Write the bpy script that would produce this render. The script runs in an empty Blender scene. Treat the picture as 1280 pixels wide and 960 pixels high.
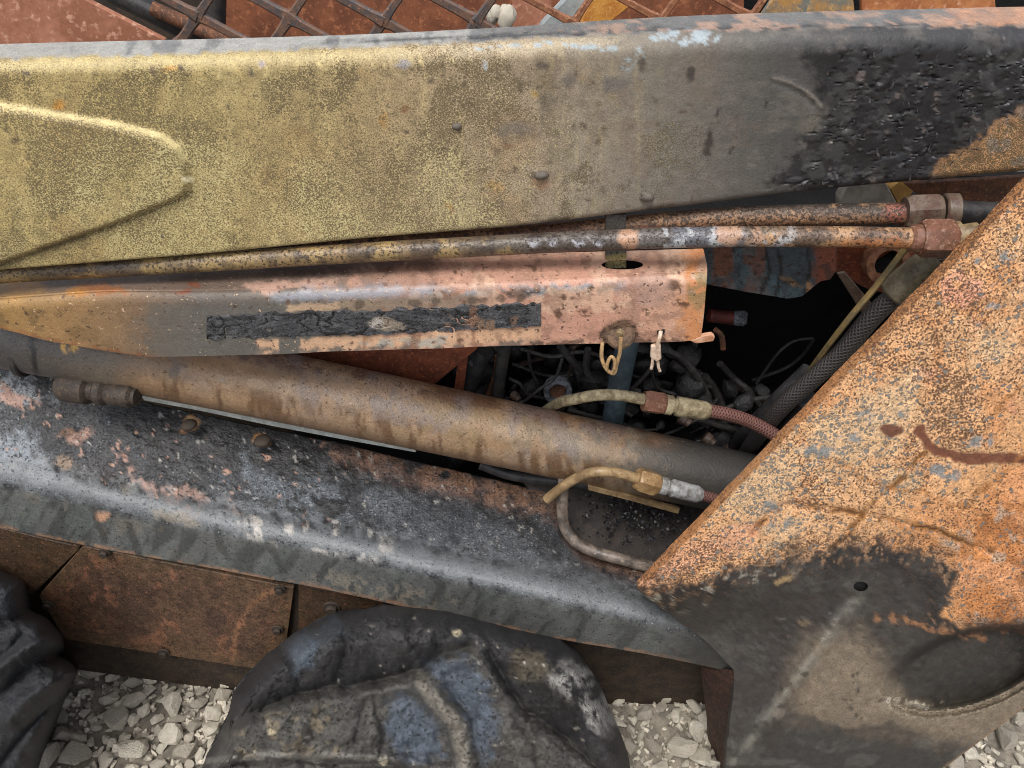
import bpy, bmesh, math, random
import numpy as np
from mathutils import Vector, Matrix

random.seed(7)
rng = np.random.default_rng(7)
SC = bpy.context.scene
COL = SC.collection

# ------------------------------------------------------------------ camera
F = 1004.0                                   # focal length in reference pixels (1280 wide)
PITCH = math.radians(40.0)
CAM = np.array([0.0, -0.75, 1.25])
cd = bpy.data.cameras.new('camera')
cd.sensor_width = 36.0
cd.lens = 36.0 * F / 1280.0
cd.clip_start = 0.02
cd.clip_end = 200
cam = bpy.data.objects.new('camera', cd)
cam.location = CAM
cam.rotation_euler = (math.pi / 2 - PITCH, 0, 0)
COL.objects.link(cam)
SC.camera = cam

# ------------------------------------------------------------------ world, sun, exposure
SUN_EL, SUN_AZ = math.radians(64), math.radians(200)      # azimuth clockwise from +Y
w = bpy.data.worlds.new('World')
SC.world = w
w.use_nodes = True
nt = w.node_tree
nt.nodes.clear()
sky = nt.nodes.new('ShaderNodeTexSky')
sky.sky_type = 'NISHITA'
sky.sun_disc = False
sky.sun_elevation = SUN_EL
sky.sun_rotation = SUN_AZ
sky.dust_density = 4.0
hsv = nt.nodes.new('ShaderNodeHueSaturation')
hsv.inputs['Saturation'].default_value = 0.42
bg = nt.nodes.new('ShaderNodeBackground')
bg.inputs['Strength'].default_value = 0.14
wo = nt.nodes.new('ShaderNodeOutputWorld')
nt.links.new(sky.outputs[0], hsv.inputs['Color'])
nt.links.new(hsv.outputs[0], bg.inputs['Color'])
nt.links.new(bg.outputs[0], wo.inputs['Surface'])
sd = bpy.data.lights.new('sun', 'SUN')
sd.energy = 1.5
sd.angle = math.radians(24)
sd.color = (1.0, 0.97, 0.93)
sun = bpy.data.objects.new('sun', sd)
sdir = Vector((math.sin(SUN_AZ) * math.cos(SUN_EL), math.cos(SUN_AZ) * math.cos(SUN_EL), math.sin(SUN_EL)))
sun.rotation_euler = sdir.to_track_quat('Z', 'Y').to_euler()
sun.location = (0, 0, 5)
COL.objects.link(sun)
SC.view_settings.view_transform = 'Standard'
SC.view_settings.look = 'None'
SC.view_settings.gamma = 1
SC.view_settings.exposure = 0.6
SC.view_settings.use_curve_mapping = False
SC.cycles.pixel_filter_type = 'BLACKMAN_HARRIS'
SC.cycles.filter_width = 1.0

# ------------------------------------------------------------------ measuring helpers
cF = np.array([0, math.cos(PITCH), -math.sin(PITCH)])
cU = np.array([0, math.sin(PITCH), math.cos(PITCH)])
cR = np.array([1.0, 0, 0])

def P(u, v, Y):
    """Point of the place seen at survey coordinates (u, v) that lies at depth Y."""
    u, v, Y = np.broadcast_arrays(np.asarray(u, float), np.asarray(v, float), np.asarray(Y, float))
    d = cF + ((u - 640) / F)[..., None] * cR + ((480 - v) / F)[..., None] * cU
    t = (Y - CAM[1]) / d[..., 1]
    return CAM + d * t[..., None]

def PZ(u, v, Z):
    u, v = np.broadcast_arrays(np.asarray(u, float), np.asarray(v, float))
    d = cF + ((u - 640) / F)[..., None] * cR + ((480 - v) / F)[..., None] * cU
    t = (Z - CAM[2]) / d[..., 2]
    return CAM + d * t[..., None]

def UV(p):
    q = np.asarray(p, float) - CAM
    z = np.maximum(q @ cF, 1e-3)
    return 640 + F * (q @ cR) / z, 480 - F * (q @ cU) / z

def RW(u, v, Y, rp):
    """Real radius of something that spans rp survey units at that place."""
    return rp * float((P(u, v, Y) - CAM) @ cF) / F

def s(r, g, b):
    a = np.array([r, g, b], float) / 255
    a = a + (a @ np.array([.3, .6, .1]) - a) * .16        # fire-dulled paint: slightly greyer
    return np.where(a <= .04045, a / 12.92, ((a + .055) / 1.055) ** 2.4)

def lerp(x, xs, ys):
    return np.interp(x, xs, ys)

def spl(x, xs, ys):
    """smooth interpolation through points"""
    xs = np.asarray(xs, float); ys = np.asarray(ys, float)
    m = np.gradient(ys, xs)
    x = np.asarray(x, float)
    xc = np.clip(x, xs[0], xs[-1])
    i = np.clip(np.searchsorted(xs, xc) - 1, 0, len(xs) - 2)
    h = xs[i + 1] - xs[i]; t = (xc - xs[i]) / h
    y = (2*t**3-3*t**2+1)*ys[i] + (t**3-2*t**2+t)*h*m[i] + (-2*t**3+3*t**2)*ys[i+1] + (t**3-t**2)*h*m[i+1]
    return y + np.where(x > xs[-1], (x - xs[-1]) * m[-1], 0) + np.where(x < xs[0], (x - xs[0]) * m[0], 0)

def sst(a, b, x):
    t = np.clip((x - a) / (b - a), 0, 1)
    return t * t * (3 - 2 * t)

# ------------------------------------------------------------------ numpy noise
def _h(ix, iy, sd):
    n = (ix.astype(np.int64) * 374761393 + iy.astype(np.int64) * 668265263 + sd * 1274126177) & 0xFFFFFFFF
    n = ((n ^ (n >> 13)) * 1274126177) & 0xFFFFFFFF
    n = n ^ (n >> 16)
    return (n & 0xFFFFFF) / float(0xFFFFFF)

def vn(x, y, sd=0):
    x = np.asarray(x, float); y = np.asarray(y, float)
    ix = np.floor(x); iy = np.floor(y); fx = x - ix; fy = y - iy
    fx = fx * fx * (3 - 2 * fx); fy = fy * fy * (3 - 2 * fy)
    a = _h(ix, iy, sd); b = _h(ix + 1, iy, sd); c = _h(ix, iy + 1, sd); d = _h(ix + 1, iy + 1, sd)
    return (a * (1 - fx) + b * fx) * (1 - fy) + (c * (1 - fx) + d * fx) * fy

def fbm(x, y, sc, oc=4, sd=0):
    t = 0; a = 1; n = 0
    x = np.asarray(x, float) / sc; y = np.asarray(y, float) / sc
    for i in range(oc):
        t = t + a * vn(x + 17.3 * i, y - 9.1 * i, sd + i); n += a; a *= .55; x = x * 2.03; y = y * 2.03
    return t / n

# ------------------------------------------------------------------ painting of stains, burnt paint and rust
class Coat:
    def __init__(self, u, v, base, sd=0, warp=10, wsc=28):
        self.u0, self.v0 = u, v
        self.sd = sd
        self.u = u + (fbm(u, v, wsc, 4, sd + 50) - .5) * 2 * warp
        self.v = v + (fbm(u, v, wsc, 4, sd + 90) - .5) * 2 * warp
        n = len(u)
        self.c = np.ones((n, 3)) * np.asarray(base)
        self.pit = np.zeros(n); self.fl = np.zeros(n); self.ro = np.full(n, .6); self.bp = np.full(n, .5)
    def grad(self, x, stops):
        xs = [k[0] for k in stops]
        self.c = np.stack([np.interp(x, xs, [s(*k[1])[j] for k in stops]) for j in range(3)], 1)
    def noise(self, sc, oc=4, k=0):
        return fbm(self.u0, self.v0, sc, oc, self.sd + k)
    def blob(self, cx, cy, rx, ry, rot=0, soft=.35):
        a = math.radians(rot); dx = self.u - cx; dy = self.v - cy
        X = (dx * math.cos(a) + dy * math.sin(a)) / rx; Y = (-dx * math.sin(a) + dy * math.cos(a)) / ry
        return 1 - sst(1 - soft, 1 + soft, np.sqrt(X * X + Y * Y))
    def dist(self, pts, raw=False):
        u, v = (self.u0, self.v0) if raw else (self.u, self.v)
        d = np.full(len(u), 1e9)
        for (ax, ay), (bx, by) in zip(pts[:-1], pts[1:]):
            ex, ey = bx - ax, by - ay
            t = np.clip(((u - ax) * ex + (v - ay) * ey) / (ex * ex + ey * ey + 1e-9), 0, 1)
            d = np.minimum(d, np.hypot(u - ax - t * ex, v - ay - t * ey))
        return d
    def line(self, pts, wd, soft=.5, raw=False):
        return 1 - sst(wd * (1 - soft), wd * (1 + soft), self.dist(pts, raw))
    def sd_poly(self, pts, raw=False):
        u, v = (self.u0, self.v0) if raw else (self.u, self.v)
        d = self.dist(list(pts) + [pts[0]], raw)
        ins = np.zeros(len(u), bool)
        for (ax, ay), (bx, by) in zip(pts, list(pts[1:]) + [pts[0]]):
            if ay == by: continue
            ins ^= ((ay > v) != (by > v)) & (u < (bx - ax) * (v - ay) / (by - ay) + ax)
        return np.where(ins, d, -d)
    def poly(self, pts, soft=6, raw=False):
        return sst(-soft, soft, self.sd_poly(pts, raw))
    def mix(self, m, col=None, op=1, pit=None, fl=None, ro=None, bp=None, rg=1.0):
        if not hasattr(self, 'rg'):
            self.rg = (fbm(self.u0, self.v0, 7, 3, self.sd + 70) - .5) * 2.4 + (fbm(self.u0, self.v0, 19, 3, self.sd + 75) - .5) * 1.6
        m = np.clip(m, 0, 1); m = np.clip(m + self.rg * 3.2 * rg * m * (1 - m), 0, 1) * op
        if col is not None: self.c = self.c * (1 - m[:, None]) + s(*col) * m[:, None]
        for k, val in (('pit', pit), ('fl', fl), ('ro', ro), ('bp', bp)):
            if val is not None: setattr(self, k, getattr(self, k) * (1 - m) + val * m)
    def mul(self, f):
        self.c = np.clip(self.c * f[:, None], 0, 1)
    def put(self, me):
        n = len(me.vertices)
        a = me.attributes.new('col', 'FLOAT_COLOR', 'POINT')
        a.data.foreach_set('color', np.concatenate([self.c, np.ones((n, 1))], 1).astype(np.float32).ravel())
        a = me.attributes.new('msk', 'FLOAT_COLOR', 'POINT')
        a.data.foreach_set('color', np.stack([self.pit, self.fl, self.ro, self.bp], 1).astype(np.float32).ravel())

def coat(ob, fn, base=(.1, .1, .1), **kw):
    me = ob.data
    co = np.empty(len(me.vertices) * 3); me.vertices.foreach_get('co', co); co = co.reshape(-1, 3)
    u, v = UV(co)
    c = Coat(u, v, base, **kw)
    c.co = co
    fn(c)
    c.put(me)

# ------------------------------------------------------------------ materials
class NT:
    def __init__(self, name):
        self.m = bpy.data.materials.new(name); self.m.use_nodes = True
        self.t = self.m.node_tree; self.t.nodes.clear()
        self.out = self.t.nodes.new('ShaderNodeOutputMaterial')
        self.b = self.t.nodes.new('ShaderNodeBsdfPrincipled')
        self.t.links.new(self.b.outputs[0], self.out.inputs[0])
        self.pos = self.t.nodes.new('ShaderNodeTexCoord').outputs['Object']
    def set(self, sock, val):
        if val is None: return
        if isinstance(val, bpy.types.NodeSocket): self.t.links.new(val, sock)
        else:
            if sock.type == 'RGBA' and len(val) == 3: val = (*val, 1)
            sock.default_value = val
    def math(self, op, a, b=0.0, clamp=False):
        n = self.t.nodes.new('ShaderNodeMath'); n.operation = op; n.use_clamp = clamp
        self.set(n.inputs[0], a); self.set(n.inputs[1], b); return n.outputs[0]
    def mix(self, f, a, b, mode='MIX'):
        n = self.t.nodes.new('ShaderNodeMix'); n.data_type = 'RGBA'; n.blend_type = mode
        self.set(n.inputs[0], f); self.set(n.inputs[6], a); self.set(n.inputs[7], b); return n.outputs[2]
    def noise(self, sc, det=3, rough=.55, off=0.0, dist=0.0, vec=None):
        v = vec or self.pos
        if off:
            mp = self.t.nodes.new('ShaderNodeMapping'); mp.inputs['Location'].default_value = (off, off * .7, -off * .4)
            self.t.links.new(v, mp.inputs[0]); v = mp.outputs[0]
        n = self.t.nodes.new('ShaderNodeTexNoise'); n.inputs['Scale'].default_value = sc; n.inputs['Detail'].default_value = det
        n.inputs['Roughness'].default_value = rough; n.inputs['Distortion'].default_value = dist
        self.t.links.new(v, n.inputs['Vector']); return n.outputs[0]
    def vor(self, sc, feat='F1', out=0, vec=None):
        n = self.t.nodes.new('ShaderNodeTexVoronoi'); n.feature = feat; n.inputs['Scale'].default_value = sc
        self.t.links.new(vec or self.pos, n.inputs['Vector']); return n.outputs[out]
    def attr(self, name):
        n = self.t.nodes.new('ShaderNodeAttribute'); n.attribute_name = name; return n
    def sep(self, c):
        n = self.t.nodes.new('ShaderNodeSeparateColor'); self.t.links.new(c, n.inputs[0]); return n.outputs
    def bump(self, h, strength=.5, dist=.001):
        n = self.t.nodes.new('ShaderNodeBump'); n.inputs['Distance'].default_value = dist
        self.set(n.inputs['Strength'], strength); self.t.links.new(h, n.inputs['Height'])
        self.t.links.new(n.outputs[0], self.b.inputs['Normal'])
    def thr(self, x, dens, k=22.0):
        """ragged threshold: dens 0 -> nothing, 1 -> nearly everything"""
        T = self.math('SUBTRACT', .75, self.math('MULTIPLY', dens, .48))
        return self.math('MULTIPLY', self.math('SUBTRACT', x, T), k, True)

def burnt(name, pit=(50, 42, 32), fleck=(190, 180, 160), pscale=330, fscale=420, grain=.35, gscale=700, bdist=.0012,
          cells=None, cscale=230, spec=.45, metallic=0.0):
    m = NT(name)
    col = m.attr('col').outputs['Color']
    a = m.attr('msk'); ch = m.sep(a.outputs['Color']); al = a.outputs['Alpha']
    g = m.noise(gscale, 2, .6)
    g2 = m.noise(90, 4, .6, off=3.1)
    f = m.math('ADD', 1.0, m.math('MULTIPLY', m.math('ADD', m.math('MULTIPLY', m.math('SUBTRACT', g, .5), 3.6), m.math('MULTIPLY', m.math('SUBTRACT', g2, .5), 2.2)), m.math('MULTIPLY', m.math('ADD', .4, m.math('MULTIPLY', ch[0], 1.7)), grain)))
    n = m.t.nodes.new('ShaderNodeVectorMath'); n.operation = 'SCALE'
    m.set(n.inputs[0], col); m.t.links.new(f, n.inputs['Scale'])
    c = n.outputs[0]
    pn = m.noise(pscale, 3, .6, off=1.7)
    fnz = m.noise(fscale, 3, .6, off=5.3)
    pm = m.thr(pn, ch[0]); fm = m.thr(fnz, ch[1])
    if cells is not None:
        # blistered paint: islands between a network of bare joints
        nz = m.t.nodes.new('ShaderNodeTexNoise'); nz.inputs['Scale'].default_value = cscale * 1.3; nz.inputs['Detail'].default_value = 3
        m.t.links.new(m.pos, nz.inputs['Vector'])
        va = m.t.nodes.new('ShaderNodeVectorMath'); va.operation = 'SCALE'; va.inputs['Scale'].default_value = 1.6 / cscale
        m.t.links.new(nz.outputs['Color'], va.inputs[0])
        vb = m.t.nodes.new('ShaderNodeVectorMath'); m.t.links.new(m.pos, vb.inputs[0]); m.t.links.new(va.outputs[0], vb.inputs[1])
        rnd = m.sep(m.vor(cscale, 'F1', 1, vb.outputs[0]))[0]
        ed = m.vor(cscale, 'DISTANCE_TO_EDGE', 0, vb.outputs[0])
        isl = m.math('MULTIPLY', m.math('SUBTRACT', ed, m.math('ADD', .05, m.math('MULTIPLY', m.noise(gscale, 1), .12))), 18, True)
        ok = m.math('MULTIPLY', m.math('SUBTRACT', ch[1], rnd), 10, True)
        fm = m.math('MULTIPLY', isl, ok)
        fleck = cells
    c = m.mix(m.math('MULTIPLY', pm, .88), c, tuple(s(*pit)))
    c = m.mix(m.math('MULTIPLY', fm, .9), c, tuple(s(*fleck)))
    m.set(m.b.inputs['Base Color'], c)
    m.b.inputs['Specular IOR Level'].default_value = spec
    m.b.inputs['Metallic'].default_value = metallic
    r = m.math('ADD', ch[2], m.math('MULTIPLY', m.math('SUBTRACT', m.noise(160, 3, .6, off=8.0), .5), .35), True)
    m.set(m.b.inputs['Roughness'], r)
    h = m.math('ADD', m.math('MULTIPLY', m.noise(260, 4, .65, off=2.2), 1.0),
               m.math('SUBTRACT', m.math('MULTIPLY', fm, .5), m.math('MULTIPLY', pm, .5)))
    h = m.math('ADD', h, m.math('MULTIPLY', g, .25))
    m.bump(h, al, bdist * 1.7)
    return m.m

def plain(name, c1, c2, c3=None, sc=60, sc2=300, rough=.7, spec=.4, bump=.5, bdist=.001, metallic=0.0, t1=.5, t2=.55, k=6):
    m = NT(name)
    n1 = m.noise(sc, 5, .65); n2 = m.noise(sc2, 4, .65, off=2.0)
    c = m.mix(m.math('MULTIPLY', m.math('SUBTRACT', n1, t1 - .5 / k), k, True), tuple(s(*c1)), tuple(s(*c2)))
    if c3: c = m.mix(m.math('MULTIPLY', m.math('SUBTRACT', n2, t2), k * 1.5, True), c, tuple(s(*c3)))
    f = m.math('ADD', .72, m.math('MULTIPLY', m.noise(sc2 * 2, 3, .6, off=6), .56))
    n = m.t.nodes.new('ShaderNodeVectorMath'); n.operation = 'SCALE'
    m.t.links.new(c, n.inputs[0]); m.t.links.new(f, n.inputs['Scale'])
    m.set(m.b.inputs['Base Color'], n.outputs[0])
    m.b.inputs['Specular IOR Level'].default_value = spec; m.b.inputs['Metallic'].default_value = metallic
    m.set(m.b.inputs['Roughness'], m.math('ADD', rough - .15, m.math('MULTIPLY', n1, .3), True))
    m.bump(m.math('ADD', n2, m.math('MULTIPLY', n1, .6)), bump, bdist)
    return m.m

def braid(name, c1, c2, nstr, pitch, rough=.6):
    m = NT(name)
    uv = m.t.nodes.new('ShaderNodeUVMap').outputs[0]
    sp = m.t.nodes.new('ShaderNodeSeparateXYZ'); m.t.links.new(uv, sp.inputs[0])
    a = m.math('MULTIPLY', sp.outputs[0], 2 * math.pi / pitch); b = m.math('MULTIPLY', sp.outputs[1], 2 * math.pi * nstr)
    w1 = m.math('SINE', m.math('ADD', a, b)); w2 = m.math('SINE', m.math('SUBTRACT', a, b))
    h = m.math('MAXIMUM', w1, w2)
    n1 = m.noise(70, 4)
    t = m.math('MULTIPLY', m.math('ADD', h, m.math('MULTIPLY', n1, .8)), .5, True)
    m.set(m.b.inputs['Base Color'], m.mix(t, tuple(s(*c1)), tuple(s(*c2))))
    m.b.inputs['Roughness'].default_value = rough
    m.bump(m.math('ADD', h, m.math('MULTIPLY', m.noise(900, 2), .6)), .6, .0010)
    return m.m

# ------------------------------------------------------------------ mesh helpers
def link(name, me, mat=None, parent=None, smooth=True, sharp=38):
    o = bpy.data.objects.new(name, me)
    COL.objects.link(o)
    if mat is not None and not me.materials: me.materials.append(mat)
    if smooth and len(me.polygons):
        me.polygons.foreach_set('use_smooth', np.ones(len(me.polygons), bool))
        if sharp: me.set_sharp_from_angle(angle=math.radians(sharp))
    if parent is not None:
        o.parent = parent
        if parent.type == 'EMPTY': o.matrix_parent_inverse = Matrix.Translation(-parent.location)
    return o

def mesh(name, V, Fc):
    me = bpy.data.meshes.new(name)
    me.from_pydata([tuple(map(float, p)) for p in V], [], Fc)
    me.validate(); me.update()
    return me

def gridfaces(nu, nv, off=0, cu=False, cv=False, flip=False):
    f = []
    for i in range(nu if cu else nu - 1):
        for j in range(nv if cv else nv - 1):
            a = off + i * nv + j; b = off + ((i + 1) % nu) * nv + j
            c = off + ((i + 1) % nu) * nv + (j + 1) % nv; d = off + i * nv + (j + 1) % nv
            f.append((a, d, c, b) if flip else (a, b, c, d))
    return f

def recalc(me):
    bm = bmesh.new(); bm.from_mesh(me)
    bmesh.ops.recalc_face_normals(bm, faces=bm.faces)
    bm.to_mesh(me); bm.free()

def slab(name, G, thick, mat, parent, rnd=.0015, back=(0, 1, 0), sharp=38):
    """G (nu,nv,3): dense front sheet. Gives it a rim and a back: a real plate."""
    nu, nv, _ = G.shape
    bk = np.array(back, float)
    V = list(G.reshape(-1, 3)); Fc = gridfaces(nu, nv)
    loop = [(i, 0) for i in range(nu)] + [(nu - 1, j) for j in range(1, nv)] + [(i, nv - 1) for i in range(nu - 2, -1, -1)] + [(0, j) for j in range(nv - 2, 0, -1)]
    cen = G.reshape(-1, 3).mean(0)
    n = len(loop); o1 = len(V)
    for (i, j) in loop:
        V.append(G[i, j] + bk * rnd)
    o2 = len(V)
    for (i, j) in loop: V.append(G[i, j] + bk * thick)
    # move the outermost front row inwards a little so the edge is rounded
    for k in range(n):
        k2 = (k + 1) % n
        a = loop[k][0] * nv + loop[k][1]; b = loop[k2][0] * nv + loop[k2][1]
        Fc.append((a, b, o1 + k2, o1 + k)); Fc.append((o1 + k, o1 + k2, o2 + k2, o2 + k))
    if rnd:
        for (i, j) in loop:
            a = i * nv + j
            i2 = min(max(i, 1), nu - 2); j2 = min(max(j, 1), nv - 2)
            d = G[i2, j2] - G[i, j]; L = np.linalg.norm(d) + 1e-9
            V[a] = G[i, j] + d / L * min(rnd * .8, L * .5)
    ob = len(V)                                   # back sheet follows the front sheet
    idx = {ij: o2 + k for k, ij in enumerate(loop)}
    for i in range(1, nu - 1):
        for j in range(1, nv - 1):
            idx[(i, j)] = len(V); V.append(G[i, j] + bk * thick)
    for i in range(nu - 1):
        for j in range(nv - 1):
            Fc.append((idx[(i, j)], idx[(i, j + 1)], idx[(i + 1, j + 1)], idx[(i + 1, j)]))
    me = mesh(name, V, Fc); recalc(me)
    return link(name, me, mat, parent, True, sharp)

def catmull(pts, n):
    p = np.array(pts, float)
    if len(p) == 2:
        t = np.linspace(0, 1, n)[:, None]; return p[0] * (1 - t) + p[1] * t
    q = np.vstack([2 * p[0] - p[1], p, 2 * p[-1] - p[-2]])
    out = []
    m = len(p) - 1
    for k in np.linspace(0, m, n):
        i = min(int(k), m - 1); t = k - i
        a, b, c, d = q[i:i + 4]
        out.append(.5 * (2 * b + (c - a) * t + (2 * a - 5 * b + 4 * c - d) * t * t + (3 * b - a - 3 * c + d) * t ** 3))
    return np.array(out)

def tube_data(path, r, sides=16, cap=True, sect=None, phase=0.0):
    """path (n,3), r scalar or (n,) -> verts, faces, uv(len, around)"""
    path = np.asarray(path, float); n = len(path)
    r = np.broadcast_to(np.asarray(r, float), (n,))
    T = np.gradient(path, axis=0); T /= np.linalg.norm(T, axis=1)[:, None] + 1e-12
    ref = np.array([0, 0, 1.0]) if abs(T[0][2]) < .9 else np.array([0, 1.0, 0])
    N = ref - T[0] * (ref @ T[0]); N /= np.linalg.norm(N)
    V = []; Ls = [0]
    for i in range(n):
        N = N - T[i] * (N @ T[i]); N /= np.linalg.norm(N)
        B = np.cross(T[i], N)
        for k in range(sides):
            a = phase + 2 * math.pi * k / sides
            V.append(path[i] + r[i] * (math.cos(a) * N + math.sin(a) * B))
        if i: Ls.append(Ls[-1] + np.linalg.norm(path[i] - path[i - 1]))
    Fc = gridfaces(n, sides, 0, False, True)
    if cap:
        Fc.append(tuple(range(sides - 1, -1, -1))); Fc.append(tuple(range((n - 1) * sides, n * sides)))
    return V, Fc, Ls

def tube(name, pts, r, mat, parent, n=None, sides=16, sharp=45, uv=False, smooth=True, phase=0.0, path=None, bend=True):
    path = catmull(pts, n or max(2, len(pts) * 8)) if path is None else path
    V, Fc, Ls = tube_data(path, r, sides, True, phase=phase)
    me = mesh(name, V, Fc)
    recalc(me)
    if uv:
        l = me.uv_layers.new(name='UVMap')
        for lp in me.loops:
            i, k = divmod(lp.vertex_index, sides)
            l.data[lp.index].uv = (Ls[i], k / sides)
        for p in me.polygons:      # close the seam
            ks = [l.data[q].uv[1] for q in p.loop_indices]
            if max(ks) - min(ks) > .5:
                for q in p.loop_indices:
                    if l.data[q].uv[1] < .5: l.data[q].uv[1] += 1
    return link(name, me, mat, parent, smooth, sharp)

def lathe(name, a, b, prof, mat, parent, sides=20, sharp=35, phase=0.0):
    """prof: list of (fraction along a->b, radius)"""
    a = np.array(a, float); b = np.array(b, float)
    path = np.array([a + (b - a) * t for t, _ in prof])
    T = (b - a) / np.linalg.norm(b - a)
    ref = np.array([0, 0, 1.0]) if abs(T[2]) < .9 else np.array([0, 1.0, 0])
    N = ref - T * (ref @ T); N /= np.linalg.norm(N); B = np.cross(T, N)
    V = []
    for p, (_, r) in zip(path, prof):
        for k in range(sides):
            g = phase + 2 * math.pi * k / sides
            V.append(p + r * (math.cos(g) * N + math.sin(g) * B))
    Fc = gridfaces(len(prof), sides, 0, False, True)
    Fc.append(tuple(range(sides - 1, -1, -1))); Fc.append(tuple(range((len(prof) - 1) * sides, len(prof) * sides)))
    me = mesh(name, V, Fc); recalc(me)
    return link(name, me, mat, parent, True, sharp)

def hexnut(name, a, b, r, mat, parent, phase=0.26):
    """hexagon nut with chamfered ends: hex prism intersected by a cone at both ends"""
    a = np.array(a, float); b = np.array(b, float)
    T = (b - a) / np.linalg.norm(b - a)
    ref = np.array([0, 0, 1.0]); N = ref - T * (ref @ T); N /= np.linalg.norm(N); B = np.cross(T, N)
    V = []; sides = 24
    for t, cut in ((0, .84), (.10, .97), (.18, 9), (.82, 9), (.90, .97), (1, .84)):
        for k in range(sides):
            g = 2 * math.pi * k / sides
            gg = ((g + math.pi / 6) % (math.pi / 3)) - math.pi / 6
            hr = .87 / math.cos(gg)
            rr = r * min(hr, cut)
            V.append(a + (b - a) * t + rr * (math.cos(g + phase) * N + math.sin(g + phase) * B))
    Fc = gridfaces(6, sides, 0, False, True)
    Fc.append(tuple(range(sides - 1, -1, -1))); Fc.append(tuple(range(5 * sides, 6 * sides)))
    me = mesh(name, V, Fc); recalc(me)
    return link(name, me, mat, parent, True, 22)

def lump(sub=2, seed=0, amp=.3, flat=1.0):
    bm = bmesh.new(); bmesh.ops.create_icosphere(bm, subdivisions=sub, radius=1)
    for v in bm.verts:
        c = v.co
        n = fbm(np.array([c.x * 3 + c.z * 2 + seed * 7]), np.array([c.y * 3 - c.z * 2.3 + seed]), 2.0, 3, seed)[0] - .5
        v.co = c * (1 + amp * 2 * n); v.co.z *= flat
    me = bpy.data.meshes.new('lump'); bm.to_mesh(me); bm.free(); return me

def flat_poly(name, pts, Y, thick, mat, parent, bev=.001, back=(0, 1, 0)):
    """plate cut to an outline given in survey coordinates at depth Y (scalar or list)"""
    Y = np.broadcast_to(np.asarray(Y, float), (len(pts),))
    p = P([q[0] for q in pts], [q[1] for q in pts], Y)
    bm = bmesh.new()
    f = bm.faces.new([bm.verts.new(tuple(q)) for q in p])
    r = bmesh.ops.extrude_face_region(bm, geom=[f])
    bmesh.ops.translate(bm, vec=Vector(back) * thick, verts=[g for g in r['geom'] if isinstance(g, bmesh.types.BMVert)])
    bmesh.ops.recalc_face_normals(bm, faces=bm.faces)
    if bev:
        bmesh.ops.bevel(bm, geom=list(bm.edges), offset=bev, segments=1, affect='EDGES', clamp_overlap=True)
    me = bpy.data.meshes.new(name); bm.to_mesh(me); bm.free()
    return link(name, me, mat, parent, True, 25)

def dense_poly(name, pts, Yf, thick, mat, parent, step=3.0, rnd=.0012):
    """like flat_poly for x-monotone outlines given as (top list, bottom list), with a dense front for painting"""
    top, bot = pts
    u0, u1 = top[0][0], top[-1][0]
    nu = max(3, int((u1 - u0) / step)); us = np.linspace(u0, u1, nu)
    t = np.interp(us, [q[0] for q in top], [q[1] for q in top]); b = np.interp(us, [q[0] for q in bot], [q[1] for q in bot])
    nv = max(3, int((b - t).max() / step)); w_ = np.linspace(0, 1, nv)
    v = t[:, None] * (1 - w_) + b[:, None] * w_
    uu = np.repeat(us[:, None], nv, 1)
    return slab(name, P(uu, v, Yf(uu, v)), thick, mat, parent, rnd)

def tag(o, label=None, cat=None, group=None, kind=None):
    for k, val in (('label', label), ('category', cat), ('group', group), ('kind', kind)):
        if val: o[k] = val
    return o

def evaluated(o):
    dg = bpy.context.evaluated_depsgraph_get()
    return bpy.data.meshes.new_from_object(o.evaluated_get(dg))

def cut_hole(ob, cu, cv, ru, rv):
    bm = bmesh.new(); bm.from_mesh(ob.data)
    e = lambda p: math.hypot((UV(np.array(p))[0] - cu) / ru, (UV(np.array(p))[1] - cv) / rv)
    dead = [f for f in bm.faces if e(f.calc_center_median()) < 1]
    bmesh.ops.delete(bm, geom=dead, context='FACES')
    for v in bm.verts:
        if v.is_boundary and .6 < e(v.co) < 1.6:
            u_, v_ = UV(np.array(v.co)); k_ = 1 / max(e(v.co), .3)
            v.co = Vector(P(cu + (u_ - cu) * k_, cv + (v_ - cv) * k_, v.co.y))
    bm.to_mesh(ob.data); bm.free()

# ------------------------------------------------------------------ the ground
M_ground = plain('limestone_dust', (138, 129, 114), (108, 101, 90), (84, 78, 70), sc=30, sc2=160, rough=.9, spec=.2, bdist=.004)
g = 40
gv = np.array([[-60, -60, 0], [60, -60, 0], [60, 60, 0], [-60, 60, 0]], float)
ground = link('ground', mesh('ground', gv, [(0, 1, 2, 3)]), M_ground)
tag(ground, kind='structure')

# ------------------------------------------------------------------ the loader
loader = bpy.data.objects.new('burnt_loader', None)
loader.location = (0, .2, 0)
COL.objects.link(loader)
tag(loader, 'burnt-out skid steer loader with rusted plates, scorched yellow lift arm and melted tyres', 'loader')

#===LIFTARM
M_arm = burnt('scorched_yellow_paint', pit=(98, 84, 54), fleck=(196, 180, 120), pscale=700, fscale=600, grain=.5, bdist=.0011)

def arm_Y(u): return -.02 + .04 * u / 1280

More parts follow.
